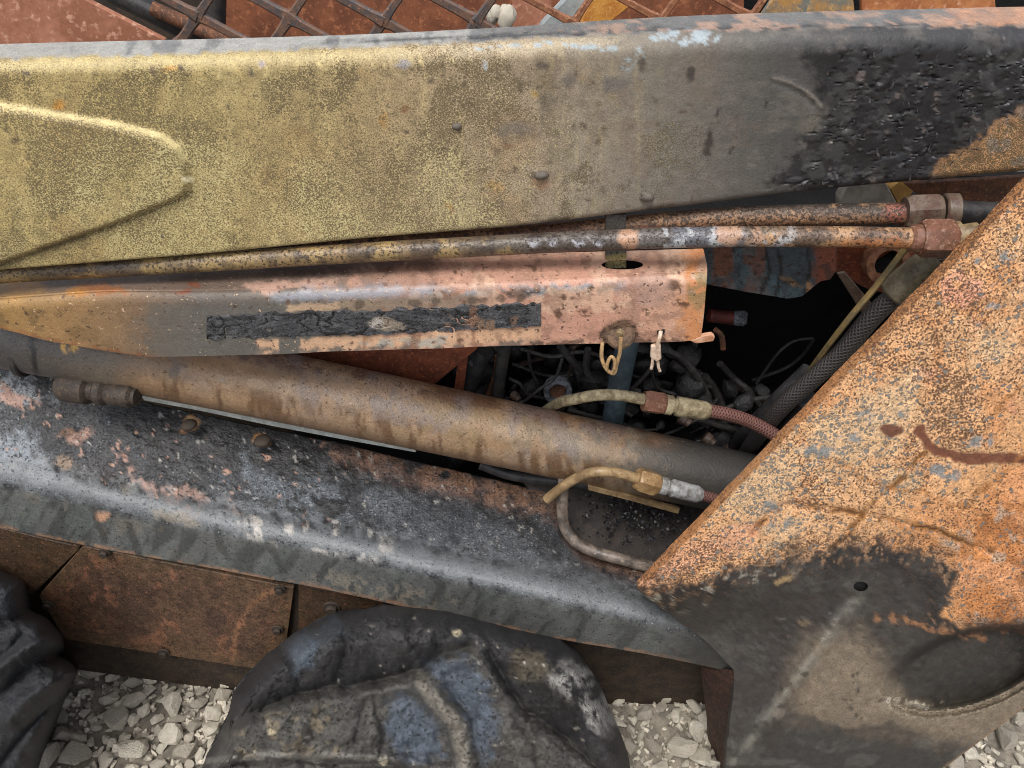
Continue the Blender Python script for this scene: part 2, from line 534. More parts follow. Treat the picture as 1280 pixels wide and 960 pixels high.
NU = 520
us = np.linspace(-230, 1480, NU)
topv = spl(us, [0, 430, 860, 1280], [79, 66, 44, 37])
botv = spl(us, [0, 200, 430, 640, 860, 1060, 1280], [331, 318, 300, 286, 264, 243, 225])
A = P(us, topv, arm_Y(us)); B = P(us, botv, arm_Y(us))
B[:, 0] = A[:, 0]                             # vertical face
rt = lerp(us, [0, 640, 1280], [.012, .016, .022]); rb = lerp(us, [0, 640, 1280], [.004, .008, .012])
wd = lerp(us, [0, 640, 1280], [.056, .051, .072])
prof = []
def arc(c, r, a0, a1, n): return [(c, r, math.radians(a0 + (a1 - a0) * k / (n - 1))) for k in range(n)]
G = []
for i in range(NU):
    a, b, r1, r2, W = A[i], B[i], rt[i], rb[i], wd[i]
    pts = []
    for t in (1, .8, .6, .4, .2): pts.append((a[1] + r1 + (W - r1) * t, a[2]))
    for k in range(13):
        g_ = math.radians(90 + 90 * k / 12); pts.append((a[1] + r1 + r1 * math.cos(g_), a[2] - r1 + r1 * math.sin(g_)))
    z0, z1 = a[2] - r1, b[2] + r2
    for t in np.linspace(0, 1, 90)[1:-1]: pts.append((a[1], z0 + (z1 - z0) * t))
    for k in range(7):
        g_ = math.radians(180 + 90 * k / 6); pts.append((a[1] + r2 + r2 * math.cos(g_), b[2] + r2 + r2 * math.sin(g_)))
    for t in (.4, 1): pts.append((a[1] + r2 + (W - r2) * t, b[2]))
    G.append([(a[0], y, z) for y, z in pts])
G = np.array(G)
# pressed boss on the left, blisters and flaked char as real relief
uu, vv = UV(G.reshape(-1, 3))
ct = Coat(uu, vv, (0, 0, 0), warp=1.5)
boss = [(-80, 118), (0, 131), (60, 141), (150, 156), (200, 169), (222, 183), (234, 205), (238, 226), (234, 238), (222, 246), (150, 275), (60, 306), (0, 328), (-80, 352)]
bs = sst(-5, 5, ct.sd_poly(boss, True))
front = (G[..., 1].reshape(-1) < np.repeat(A[:, 1], G.shape[1]) + .002)
rel = bs * .0075 * front
char = [(1005, 66), (1120, 56), (1400, 46), (1400, 110), (1290, 135), (1245, 150), (1205, 185), (1160, 215), (1120, 243), (1030, 246), (960, 232), (1030, 140)]
chm = ct.poly(char, 14) * front
fl = fbm(uu + .5 * vv, vv, 17, 4, 4)
rel = rel + chm * (sst(.57, .585, fl) * .0011 + (fbm(uu, vv, 40, 2, 9) - .5) * .0022)
crk = np.abs(fbm(uu + 3 * vv * .2, vv, 30, 3, 14) - .5)
rel = rel - chm * (1 - sst(.0, .014, crk)) * .0030
rel = rel + front * .0008 * (ct.line([(968, 98), (990, 104), (1008, 114), (1020, 124), (1027, 134)], 4, .7, True) - ct.line([(968, 103), (988, 110), (1004, 120), (1016, 131)], 4, .7, True))
rel = rel + front * (fbm(uu, vv, 60, 3, 21) - .5) * .0012
Gf = G.reshape(-1, 3); Gf[:, 1] -= rel; G = Gf.reshape(G.shape)
nu, nv = G.shape[:2]
V = list(G.reshape(-1, 3)); Fc = gridfaces(nu, nv, 0, False, True)
Fc.append(tuple(range(nv - 1, -1, -1))); Fc.append(tuple(range((nu - 1) * nv, nu * nv)))
me = mesh('lift_arm', V, Fc); recalc(me)
lift_arm = link('lift_arm', me, M_arm, loader, True, 50)

def paint_arm(c):
    u, v, U0, V0 = c.u, c.v, c.u0, c.v0
    c.grad(u + (c.noise(160, 3, 3) - .5) * 90, [(0, (168, 146, 88)), (230, (164, 142, 86)), (430, (158, 135, 89)), (590, (156, 134, 102)), (720, (138, 124, 104)),
               (850, (108, 101, 90)), (980, (78, 75, 71)), (1090, (58, 57, 57)), (1280, (48, 47, 50))])
    yel = 1 - sst(560, 900, U0)
    tv0 = spl(U0, [0, 430, 860, 1280], [79, 66, 44, 37])
    low = sst(20, 190, V0 - tv0)
    c.pit = np.clip((.30 + .10 * low + .20 * (c.noise(110, 4, 5) - .5)) * yel + .07 + .4 * sst(.5, .7, c.noise(60, 3, 6)) * (1 - sst(820, 960, U0)), 0, .6)
    c.fl = np.clip((.18 + .25 * low + .8 * (c.noise(80, 3, 8) - .5)) * yel, 0, .5)
    c.ro[:] = .62; c.bp[:] = .35
    # rust-tinted blotches
    c.mix(sst(.55, .75, c.noise(90, 4, 11)) * yel, (150, 108, 55), .25)
    c.mix(sst(.55, .7, c.noise(40, 4, 17)) * sst(500, 700, U0) * (1 - sst(850, 1000, U0)), (110, 92, 78), .4)
    # the streaks down the face
    c.mix(sst(.58, .72, fbm(U0, V0 * .12, 14, 3, 33)) * yel, (185, 165, 105), .25)
    c.mix(sst(.58, .75, fbm(U0 + 90, V0 * .10, 16, 3, 37)) * yel, (110, 98, 62), .3)
    tv = spl(U0, [0, 430, 860, 1280], [79, 66, 44, 37])
    d = V0 - tv
    # weathered grey top, sky highlight painted pale yellow on the rounded edge
    edge = np.exp(-((d - 4) / 9.0) ** 2)
    c.mix(edge * (1 - sst(430, 640, U0)), (186, 166, 112), .65, pit=.2, fl=.2, rg=.3)
    c.mix(edge * sst(430, 640, U0) * (1 - sst(700, 820, U0)), (176, 160, 128), .6, pit=.2)
    top = 1 - sst(-9, -2, d + (c.noise(20, 3, 44) - .5) * 6)
    c.mix(top, (150, 148, 142), 1, pit=.22, fl=.25, ro=.55)
    c.mix(top * sst(.5, .62, c.noise(26, 4, 47)), (96, 96, 98), .7)
    c.mix(top * sst(560, 640, U0), (86, 84, 82), .8)
    seam = np.exp(-((d + 13 - 6 * sst(400, 1000, U0) + (fbm(U0, V0, 30, 3, 5) - .5) * 7) / 2.4) ** 2)
    c.mix(seam * sst(360, 470, U0), (42, 42, 44), .85)
    c.mix(top * sst(640, 800, U0) * sst(.48, .6, fbm(U0, V0 * 4, 26, 4, 71)), (165, 128, 104), .8)
    c.mix(top * sst(1150, 1280, U0) * sst(-30, -12, -d), (190, 130, 90), .8)
    # runs and blisters hanging below the rounded edge
    for _ in range(34):
        x = rng.uniform(20, 640); y = lerp(x, [0, 430, 860], [90, 77, 56]) + rng.uniform(-3, 9); L_ = rng.uniform(1, 16) * rng.random()
        c.mix(c.line([(x, y), (x + rng.uniform(-1, 1), y + L_)], 2.2, .6, True), (206, 184, 122), rng.uniform(.15, .55), pit=.15)
        c.mix(c.blob(x + 1, y + L_ + 3, 2.6, 1.8, 0, .5), (92, 78, 50), rng.uniform(.3, .8))
    # soot zone sheen
    soot = sst(760, 1000, U0)
    c.mix(soot, None, 1, ro=.48, fl=.02, bp=.35)
    c.mix(sst(.5, .7, fbm(U0 * .35, V0, 10, 3, 55)) * soot, (112, 104, 94), .35)
    # black cracked char
    ch = c.poly(char, 16)
    c.mix(ch, (33, 32, 34), .95, pit=.12, fl=.02, ro=.46, bp=.32)
    c.mix(ch * (1 - sst(0, .014, np.abs(fbm(U0 + .6 * V0, V0, 30, 3, 14) - .5))), (12, 11, 11), .9, rg=0)
    fl2 = fbm(U0 + .5 * V0, V0, 17, 4, 4)
    c.mix(ch * sst(.57, .60, fl2) * sst(.45, .55, c.noise(24, 3, 61)), (54, 54, 57), .8, ro=.3, rg=.3)
    c.mix(ch * np.exp(-((fl2 - .578) / .006) ** 2) * sst(.5, .6, c.noise(14, 3, 63)), (120, 120, 124), .8, ro=.3, rg=.2)  # flake rims painted pale as glints
    c.mix(ch * sst(.74, .78, c.noise(15, 3, 66)), (110, 98, 92), .7)
    c.mix(ch * sst(.6, .66, c.noise(24, 3, 68)), (60, 60, 58), .8)
    ora = c.poly([(1400, 100), (1275, 140), (1238, 162), (1205, 188), (1170, 212), (1130, 250), (1400, 240)], 9)
    c.mix(ora, (198, 142, 88), .95, pit=.62, fl=.12, ro=.75, bp=.8)
    c.mix(ora * sst(.5, .6, c.noise(14, 4, 75)), (120, 76, 44), .7)
    c.mix(ora * sst(.6, .66, c.noise(20, 4, 77)), (140, 136, 132), .6)
    # darker blotches along the lower edge, right half
    bv = spl(U0, [0, 200, 430, 640, 860, 1060, 1280], [331, 318, 300, 286, 264, 243, 225])
    c.mix(sst(.48, .6, c.noise(30, 3, 80)) * (1 - sst(2, 15, bv - V0)) * sst(500, 650, U0), (48, 40, 34), .75)
    # white melt drips
    for pts, wd_ in (([(783, 82), (792, 72), (806, 62), (830, 55), (862, 52), (892, 46)], 6), ([(700, 46), (690, 55), (735, 58), (770, 60)], 3.0),
                     ([(815, 47), (850, 44), (880, 42)], 6), ([(585, 62), (640, 58), (690, 54)], 2.2), ([(602, 80), (606, 84)], 4)):
        c.mix(c.line(pts, wd_, .6) * sst(.44, .56, c.noise(8, 3, 90)), (150, 164, 170), .85, pit=0, fl=0, bp=.9)
    # chips, rust spots, spatter stains
    for (x, y, rx, ry, col, o) in ((35, 92, 6, 4, (96, 82, 72), .9), (190, 88, 4, 6, (90, 70, 60), .9), (226, 87, 4, 3, (70, 58, 50), .9), (212, 87, 9, 4, (198, 138, 48), .7),
                                (72, 132, 7, 8, (200, 130, 30), .8), (72, 139, 3, 2, (90, 70, 50), .9), (21, 175, 5, 7, (86, 66, 46), .9), (314, 90, 5, 5, (92, 84, 70), .9), (329, 80, 5, 5, (150, 140, 150), .8),
                                (505, 80, 7, 5, (150, 146, 150), .8), (623, 95, 5, 5, (88, 70, 58), .8), (650, 108, 4, 8, (84, 68, 58), .8), (679, 82, 6, 5, (84, 72, 64), .8), (803, 82, 4, 9, (80, 70, 62), .9),
                                (642, 162, 22, 8, (112, 102, 90), .75), (683, 128, 11, 9, (110, 98, 82), .8), (711, 100, 9, 9, (104, 94, 86), .8), (770, 105, 16, 9, (100, 94, 88), .8), (637, 184, 4, 5, (130, 96, 66), .8),
                                (677, 228, 12, 9, (140, 96, 66), .6), (625, 257, 7, 6, (100, 84, 68), .8), (617, 232, 10, 10, (158, 122, 66), .7), (506, 136, 5, 5, (128, 84, 50), .8), (563, 258, 4, 9, (170, 122, 56), .7),
                                (480, 150, 5, 10, (168, 122, 56), .6), (170, 180, 4, 4, (104, 90, 58), .9), (77, 262, 4, 4, (104, 90, 58), .9), (66, 270, 4, 6, (110, 95, 60), .8), (172, 250, 4, 4, (100, 88, 56), .9),
                                (886, 180, 4, 16, (52, 44, 40), .9), (863, 93, 4, 9, (60, 52, 46), .9), (668, 117, 4, 4, (160, 128, 56), .7), (1035, 76, 26, 14, (30, 29, 30), .9), (1012, 156, 14, 11, (98, 92, 82), .85)):
        c.mix(c.blob(x, y, rx, ry, 0, .5), col, o)
    for _ in range(90):
        x, y = rng.uniform(240, 900), rng.uniform(90, 270)
        c.mix(c.blob(x, y, rng.uniform(1.5, 4), rng.uniform(1.5, 4.5), 0, .5), (84, 70, 56), rng.uniform(.4, .9))
    for pts in ([(968, 98), (990, 104), (1008, 114), (1020, 124), (1027, 134)],):
        c.mix(c.line(pts, 2.0, .6, True), (132, 122, 112), .55)
    for (x, y, l) in ((955, 135, 8), (895, 145, 10), (912, 192, 8), (1085, 170, 16), (1010, 180, 20)):
        c.mix(c.line([(x, y), (x + l * .5, y - l)], 1.6, .6, True), (40, 36, 34), .8)
    # boss: upper ridge highlight and shade below the lower edge painted in
    dl = c.sd_poly(boss, True)
    upper = (V0 < 205) & (U0 < 232)
    c.mix(np.exp(-((dl) / 4) ** 2) * upper, (210, 190, 128), .75, pit=.10, rg=.25)
    c.mix(np.exp(-((dl + 4) / 3.2) ** 2) * (V0 >= 238), (58, 46, 28), .9, pit=.5, rg=.4)
    c.mix(c.blob(236, 224, 7, 4), (232, 220, 180), .9, pit=.05)
coat(lift_arm, paint_arm, sd=1, warp=5, wsc=14)

# weld spatter beads on the arm face
M_bead = plain('burnt_bead_steel', (112, 100, 86), (74, 66, 60), sc=200, rough=.45, spec=.6)
for (x, y, r, fl_) in ((571, 158, 6.5, .8), (677, 219, 9, .7), (809, 246, 9, .7), (806, 243, 5, .8), (203, 295, 3, .8)):
    me = lump(2, int(x) % 13, .2)
    k = RW(x, y, 0, r)
    bead = link('weld_spatter', me, M_bead, lift_arm)
    bead.location = P(x, y, arm_Y(x) - .001); bead.scale = (k, k * .7, k * fl_)

# curled flakes of charred paint standing off the black zone
V = []; Fc = []
fr_ = np.random.default_rng(5)
for _ in range(230):
    x = fr_.normal(1120, 75); y = fr_.normal(148, 52)
    if not (1000 < x < 1290 and 60 < y < min(238, 238 - (x - 1150) * .75 if x > 1150 else 238)): continue
    p0 = P(x, y, arm_Y(x) - .0032); a_ = fr_.normal(.9, .6); L_ = fr_.uniform(.0012, .0042) * (1.6 if fr_.random() < .1 else 1); W_ = L_ * fr_.uniform(.2, .5)
    e1 = np.array([math.cos(a_), 0, math.sin(a_)]); e2 = np.array([-math.sin(a_), 0, math.cos(a_)]); lift = fr_.uniform(.0004, .0022); sk = fr_.uniform(-.3, .3)
    o_ = len(V)
    for q, t in enumerate((-1, -.3, .4, 1)):
        for w_ in (-1, .1, 1):
            k_ = W_ * (1 - .5 * abs(t)) * (1 + .3 * fr_.normal())
            V.append(p0 + e1 * L_ * t + e2 * (k_ * w_ + sk * L_ * t * t) + np.array([0, -lift * ((w_ + 1) / 2) ** 2 - .0003, 0]))
    for q in range(3):
        for w_ in range(2):
            Fc.append((o_ + q * 3 + w_, o_ + q * 3 + w_ + 1, o_ + q * 3 + w_ + 4, o_ + q * 3 + w_ + 3))
fk = link('char_flakes', mesh('char_flakes', V, Fc), plain('char_flake', (40, 39, 42), (70, 69, 72), (104, 100, 98), sc=300, sc2=500, rough=.33, spec=.8, t2=.6), lift_arm, True, 60)
fk['kind'] = 'stuff'

#===TUBES
M_tube = burnt('sooty_steel_tube', pit=(46, 34, 24), fleck=(196, 176, 140), pscale=300, fscale=350, grain=.4, bdist=.001, spec=.5)
def paint_tube(c):
    u, v = c.u, c.v
    c.grad(u, [(0, (138, 112, 66)), (110, (112, 88, 56)), (170, (86, 70, 54)), (260, (136, 112, 70)), (420, (124, 98, 60)), (560, (104, 84, 60)), (640, (84, 72, 60)), (740, (92, 84, 80)), (860, (88, 82, 78)),
               (960, (112, 92, 74)), (1150, (132, 92, 62))])
    c.pit[:] = .42; c.fl[:] = .10; c.ro[:] = .34; c.bp[:] = .5
    c.mix(sst(.5, .6, c.noise(26, 4, 2)), (60, 46, 38), .6)
    c.mix(sst(.58, .66, c.noise(40, 3, 6)) * (1 - sst(600, 700, u)), (150, 122, 70), .7)
    c.mix(c.blob(150, 334, 28, 14, 0, .4), (66, 56, 50), .8)
    c.mix(sst(880, 960, u) * sst(.45, .6, c.noise(24, 4, 9)), (176, 132, 90), .8)
    c.mix(sst(980, 1100, u) * sst(296, 306, v), (160, 84, 28), .6)
    c.mix(sst(830, 845, u) * (1 - sst(925, 940, u)), (96, 98, 106), .8)
    c.mix(sst(815, 830, u) * (1 - sst(980, 1000, u)) * sst(.55, .62, c.noise(16, 3, 12)), (158, 160, 164), .85)
    for x in (668, 690, 722, 748):
        c.mix(c.blob(x, 302, 6, 6, 0, .3), (160, 160, 166), .9); c.mix(c.blob(x, 297, 9, 5, 0, .3), (40, 26, 22), .9)
    c.mix(c.blob(786, 298, 13, 14, 0, .25), (168, 124, 94), .9, pit=.3)
    c.mix(c.blob(912, 293, 17, 14, 0, .25), (168, 124, 92), .85, pit=.3); c.mix(c.blob(946, 296, 9, 13, 0, .25), (160, 118, 88), .8)
    for x in (100, 372, 462, 545, 612):
        c.mix(c.blob(x, lerp(x, [0, 400, 600], [341, 319, 306]), 6, 9, 0, .5), (48, 38, 34), .8)
pts1 = [(-60, 345, .0), (0, 342, .0), (200, 331, -.002), (400, 319, -.005), (560, 310, -.01), (760, 300, -.02), (900, 296, -.03), (1050, 296, -.035), (1150, 298, -.04)]
tube1 = tube('hydraulic_tube', [P(*q) for q in pts1], .0105, M_tube, loader, n=420, sides=24, sharp=60)
coat(tube1, paint_tube, sd=3, warp=5, wsc=14)
tube1['label'] = 'long hydraulic tube under the lift arm, yellow at one end and rusty at the other'

M_rnut = plain('rusted_nut', (122, 76, 56), (98, 60, 40), (150, 114, 94), sc=120, rough=.5, spec=.5, bump=.3)
M_brass = plain('dull_fitting', (146, 122, 82), (106, 86, 58), (90, 70, 46), sc=120, rough=.5, spec=.5)
M_black = plain('scorched_rubber_hose', (34, 33, 35), (52, 50, 50), (88, 84, 82), sc=90, sc2=420, rough=.5, t2=.62)
hexnut('hex_nut', P(1149, 298, -.04), P(1193, 298, -.042), RW(1170, 298, -.04, 24), M_rnut, tube1, .12)
lathe('collar', P(1190, 298, -.042), P(1222, 292, -.044), [(0, .014), (.1, .016), (.35, .016), (.4, .012), (1, .0115)], M_brass, tube1)
lathe('collar', P(1136, 298, -.04), P(1151, 298, -.04), [(0, .011), (.2, .0135), (1, .0145)], M_rnut, tube1)

def paint_tube2(c):
    c.grad(c.v + (c.noise(20, 3, 1) - .5) * 8, [(252, (46, 42, 40)), (264, (92, 72, 58)), (274, (138, 98, 66)), (284, (104, 66, 44))])
    c.pit[:] = .5; c.fl[:] = .18; c.ro[:] = .5; c.bp[:] = .6
    c.mix(sst(.55, .65, c.noise(18, 4, 3)), (160, 118, 80), .6)
    c.mix(c.blob(1120, 266, 16, 16), (124, 60, 46), .8)
tube2 = tube('hydraulic_tube', [P(*q) for q in ((200, 322, .02), (430, 307, .022), (640, 296, .025), (870, 275, .025), (1000, 269, .02), (1135, 267, .012))], .0115, M_tube, loader, n=240, sides=20, sharp=60)
coat(tube2, paint_tube2, sd=5, warp=4)
tube2['label'] = 'rust brown hydraulic tube tucked behind the longer one'
M_nut2 = plain('sooty_nut', (100, 84, 68), (82, 54, 42), (58, 48, 42), sc=70, rough=.5, spec=.5, bump=.4)
hexnut('hex_nut', P(1130, 266, .01), P(1174, 264, .008), RW(1150, 266, .01, 23), M_nut2, tube2, .45)
tube('hose', [P(1190, 264, .006), P(1225, 266, .004), P(1300, 268, .0)], RW(1220, 266, .005, 14), M_black, tube2, n=30, sides=20)
lathe('clamp', P(1178, 264, .008), P(1197, 264, .006), [(0, .0165), (.1, .0185), (.9, .0185), (1, .016)], M_nut2, tube2)

M_dark = plain('sooted_steel', (40, 40, 42), (58, 54, 50), (90, 80, 66), sc=70, sc2=260, rough=.55, t2=.62)
M_strap = burnt('sooty_strap', pit=(30, 28, 26), fleck=(150, 130, 70), grain=.4)
# the strap that comes down behind the tube into the slot
st_us = np.linspace(757, 783, 10); st_vs = np.linspace(268, 336, 26)
uu, vv = np.meshgrid(st_us, st_vs, indexing='ij')
strap = slab('clamp_strap', P(uu, vv, .012 - .012 * (vv - 268) / 68), .005, M_strap, loader, .001)
def paint_strap(c):
    c.c[:] = s(58, 54, 48); c.pit[:] = .4; c.ro[:] = .5
    c.mix(sst(316, 322, c.v), (138, 120, 58), .8); c.mix(sst(328, 333, c.v), (110, 104, 74), .7)
coat(strap, paint_strap, warp=3)

#===CHANNEL
M_chan = burnt('peach_rust_channel', pit=(72, 50, 40), fleck=(206, 170, 130), pscale=190, fscale=260, grain=.3, bdist=.0012)
NU = 420
us = np.linspace(-70, 881, NU)
cb = spl(us, [0, 160, 400, 600, 760, 880], [357, 345, 331, 322, 317, 314])        # back edge of the top face
cm = spl(us, [0, 120, 250, 450, 600, 760, 880], [382, 374, 374, 368, 362, 355, 350])   # bend
cl = lerp(us, [-70, 0, 60, 120, 185, 232, 340, 560, 760, 855, 881], [392, 411, 426, 437, 447, 446, 443, 435, 430, 427, 424])
Yf = lambda u: -.030 - .012 * np.asarray(u) / 880
rows = []
for t in np.linspace(0, 1, 20): rows.append(P(us, cb * (1 - t) + (cm - 8) * t, Yf(us) + .055 * (1 - t) + .006 * t))
M0 = rows[-1]; M1 = P(us, cm + 9, Yf(us)); MC = P(us, cm - 1, Yf(us) - .0005)
for t in np.linspace(0, 1, 9)[1:-1]: rows.append(M0 * (1 - t) ** 2 + 2 * MC * t * (1 - t) + M1 * t * t)
for t in np.linspace(0, 1, 34): rows.append(P(us, (cm + 9) * (1 - t) + cl * t, Yf(us)))
G = np.stack(rows, 1)
# ragged outline at the right end, slot cut for the strap
ug, vg = UV(G.reshape(-1, 3))
bend_r = spl(vg, [314, 334, 345, 372, 395, 424], [880, 884, 884, 882, 880, 876]) - 881
k = sst(840, 881, ug)
Gf = G.reshape(-1, 3); Gf[:, 0] += k * bend_r * .00088
Gf[:, 1] -= (fbm(ug, vg, 70, 3, 8) - .5) * .003
G = Gf.reshape(G.shape)
channel = slab('support_channel', G, .005, M_chan, loader, .0008)
cut_hole(channel, 778, 331, 26, 5.8)
def paint_chan(c):
    u, v, U0, V0 = c.u, c.v, c.u0, c.v0
    c.grad(u, [(0, (150, 112, 58)), (90, (146, 110, 66)), (180, (116, 92, 70)), (250, (92, 84, 76)), (380, (100, 90, 80)), (470, (158, 122, 102)), (640, (188, 136, 112)), (760, (188, 134, 110)), (880, (192, 146, 116))])
    c.pit[:] = .24; c.fl[:] = .2; c.ro[:] = .55; c.bp[:] = .4
    cmv = spl(U0, [0, 120, 250, 450, 600, 760, 880], [382, 374, 374, 368, 362, 355, 350]); d = V0 - cmv
    topf = 1 - sst(-14, -3, d)
    c.mix(topf * (1 - sst(350, 480, U0)), (104, 84, 70), .8)
    c.mix(topf * sst(.5, .6, c.noise(40, 4, 3)) * sst(330, 420, U0), (188, 138, 112), .7)
    c.mix(topf * (1 - sst(-36, -14, d)) * sst(.42, .58, c.noise(50, 3, 7)) * (1 - sst(500, 700, U0)), (66, 52, 48), .7)
    c.mix(topf * sst(620, 820, U0) * (1 - sst(-40, -18, d)), (150, 122, 104), .75)
    for x, y, rx, ry, col in ((128, 362, 34, 6, (150, 86, 36)), (95, 366, 14, 5, (170, 110, 40)), (232, 365, 10, 4, (120, 62, 38)), (240, 357, 9, 4, (120, 62, 38)), (333, 358, 8, 4, (72, 50, 40)), (30, 358, 20, 4, (170, 100, 40))):
        c.mix(c.blob(x, y, rx, ry), col, .8)
    # peach burnt areas in the middle, blue-grey bend
    c.mix(c.poly([(285, 358), (345, 351), (420, 350), (420, 362), (330, 366)], 6), (188, 146, 124), .8)
    sb = np.exp(-((d + 1) / 9) ** 2)
    c.mix(sb * sst(330, 360, U0) * (1 - sst(520, 560, u + (c.noise(30, 3, 9) - .5) * 60)), (132, 134, 142), .85, pit=.12, ro=.4)
    c.mix(np.exp(-((d - 4) / 6) ** 2) * sst(520, 560, U0) * (1 - sst(770, 800, U0)) * sst(.4, .5, c.noise(16, 3, 15)), (128, 142, 152), .9, ro=.4)
    c.mix(np.exp(-((d - 6) / 5) ** 2) * sst(590, 640, U0) * (1 - sst(750, 780, U0)) * sst(.48, .55, c.noise(10, 3, 19)), (54, 54, 54), .9)
    # front: grey soot over the left half
    fr = sst(2, 12, d)
    c.mix(sst(.52, .64, c.noise(34, 4, 50)) * sst(480, 560, U0), (206, 168, 138), .55)
    c.mix(sst(.56, .66, c.noise(18, 4, 53)) * sst(420, 520, U0), (150, 112, 92), .5)
    c.mix(fr * sst(150, 210, u) * (1 - sst(350, 520, u)), (92, 89, 82), .75, pit=.2, ro=.6)
    c.mix(fr * sst(355, 362, U0) * (1 - sst(430, 520, u)) * c.line([(358, 384), (420, 383), (560, 376)], 5, .4), (186, 152, 118), .8)
    c.mix(fr * sst(590, 640, U0) * 0 + c.line([(430, 384), (520, 380), (590, 376)], 9, .5), (120, 106, 88), .7)
    c.mix(c.line([(318, 434), (420, 430), (500, 427), (560, 424), (670, 418)], 9, .35) * sst(.36, .44, c.noise(26, 3, 22)), (204, 158, 120), .85, pit=.25)
    c.mix(c.line([(318, 441), (560, 433), (700, 428)], 4, .5) * sst(.4, .5, c.noise(14, 3, 24)), (92, 88, 82), .8)
    c.mix(c.line([(440, 432), (540, 427), (560, 426)], 5, .5) * sst(.5, .56, c.noise(30, 3, 25)), (150, 156, 148), .7)
    for x in (450, 520, 545, 590, 605, 625, 652): c.mix(c.blob(x, 380 - (x - 450) * .03, 6, 5), (70, 58, 48), .7)
    for x in (455, 518, 592): c.mix(c.line([(x, 415), (x, 436)], 4, .6), (126, 80, 50), .6)
    for _ in range(120):
        x, y = rng.uniform(330, 875), rng.uniform(325, 430)
        c.mix(c.blob(x, y, rng.uniform(1.2, 3.5), rng.uniform(1.2, 3), 0, .5), (88, 60, 46), rng.uniform(.4, .9))
    c.mix(sst(.56, .66, c.noise(12, 4, 57)) * sst(430, 560, U0), (120, 84, 66), .45)
    # rust and wear of the right end
    c.mix(sst(835, 870, u) * sst(.46, .56, c.noise(20, 4, 31)), (196, 120, 62), .8)
    c.mix(c.blob(875, 365, 16, 30) * sst(.4, .5, c.noise(12, 3, 33)), (132, 116, 74), .7)
    for x, y, rx, ry in ((697, 393, 6, 7), (728, 389, 4, 3), (812, 389, 7, 4), (705, 370, 3, 5), (843, 357, 8, 7), (740, 360, 5, 3), (848, 382, 10, 5)):
        c.mix(c.blob(x, y, rx, ry, 0, .4) * sst(.3, .4, c.noise(6, 2, 36)), (86, 58, 40), .9)
    c.mix(c.blob(815, 360, 22, 22), (160, 130, 118), .5)
    c.mix(c.blob(774, 417, 22, 18, 0, .2), (104, 76, 54), .95, pit=.5, bp=.9); c.mix(c.blob(774, 417, 13, 10), (86, 64, 48), .6)
    c.mix(c.line([(670, 431), (740, 428), (800, 428), (870, 424)], 4, .5) * sst(.42, .5, c.noise(10, 3, 39)), (92, 66, 52), .85)
    # left: ochre scaling with dark edge
    c.mix(fr * (1 - sst(100, 220, u)) * sst(.5, .62, c.noise(22, 4, 41)), (112, 84, 46), .6, pit=.45)
    c.mix((1 - sst(-2, 8, c.u0 * .0 + (lerp(U0, [0, 60, 185, 232], [411, 426, 447, 446]) - V0))) * (1 - sst(180, 230, U0)), (128, 66, 34), .6)
    c.mix(c.blob(12, 362, 40, 14), (172, 124, 52), .5)
coat(channel, paint_chan, sd=7, warp=6, wsc=16)
channel['label'] = 'peach and soot coloured bent support channel below the lift arm'
# bent lip at the lower right end
flat_poly('lip', [(862, 426), (878, 420), (890, 418), (894, 421), (892, 427), (870, 430)], -.043, .006, plain('peach_lip', (202, 150, 116), (170, 112, 76), sc=90, rough=.6), channel)

M_decal = burnt('charred_decal', pit=(28, 27, 28), fleck=(96, 96, 100), pscale=200, fscale=260, grain=.5, bdist=.0016)
G = []
us = np.linspace(258, 676, 230)
for t in np.linspace(0, 1, 20):
    tv = lerp(us, [258, 470, 676], [395, 388, 380.5]); bv = lerp(us, [258, 470, 676], [424, 418, 409])
    rag = (fbm(us, us * 0 + t * 3, 9, 4, 6) - .5) * 9
    v_ = tv * (1 - t) + bv * t + rag * (1 if t in (0, 1) else 0)
    wav = (fbm(us, v_, 16, 3, 4) - .5) * .0022 + (1 - sst(0, .035, np.abs(fbm(us * .5, v_, 22, 3, 8) - .5))) * .0022
    G.append(P(us, v_, Yf(us) - .0022 + wav))
decal = slab('charred_decal', np.stack(G, 1), .0035, M_decal, channel, .0006)
def paint_decal(c):
    c.c[:] = s(66, 66, 69); c.pit[:] = .35; c.fl[:] = .25; c.ro[:] = .5; c.bp[:] = .9
    c.mix(sst(.5, .62, c.noise(20, 3, 2)), (84, 85, 88), .6)
    c.mix(1 - sst(0, .030, np.abs(fbm(c.u0 * .5, c.v0, 22, 3, 8) - .5)), (10, 10, 10), .95, rg=0)
    c.mix(sst(.56, .62, fbm(c.u0 * .25, c.v0 * 1.6, 7, 2, 15)), (34, 34, 36), .7, rg=0)
    c.mix(c.blob(483, 405, 22, 8, 5, .2), (140, 126, 108), .95); c.mix(c.blob(470, 404, 8, 6), (168, 160, 152), .8)
    for x in (560, 592, 645): c.mix(c.blob(x, 402, 9, 7) * sst(.4, .5, c.noise(8, 3, 7)), (122, 92, 70), .8)
    c.mix(c.blob(592, 396, 5, 14), (120, 84, 62), .8)
    c.mix(c.line([(600, 408), (676, 404)], 5) * sst(.45, .52, c.noise(12, 3, 8)), (128, 98, 74), .8)
coat(decal, paint_decal, sd=9, warp=4)

# bolt in the eroded spot and cotter-pin hole
me = lump(1, 3, .15)
ob = link('bolt', me, M_brass, channel); ob.location = P(775, 416, -.0415); ob.scale = (.006, .006, .006)
lathe('washer', P(775, 418, -.0395), P(775, 418, -.0435), [(0, .016), (.5, .0165), (1, .014)], plain('eroded_washer', (104, 78, 56), (74, 56, 42), sc=200, rough=.8), channel, 18)

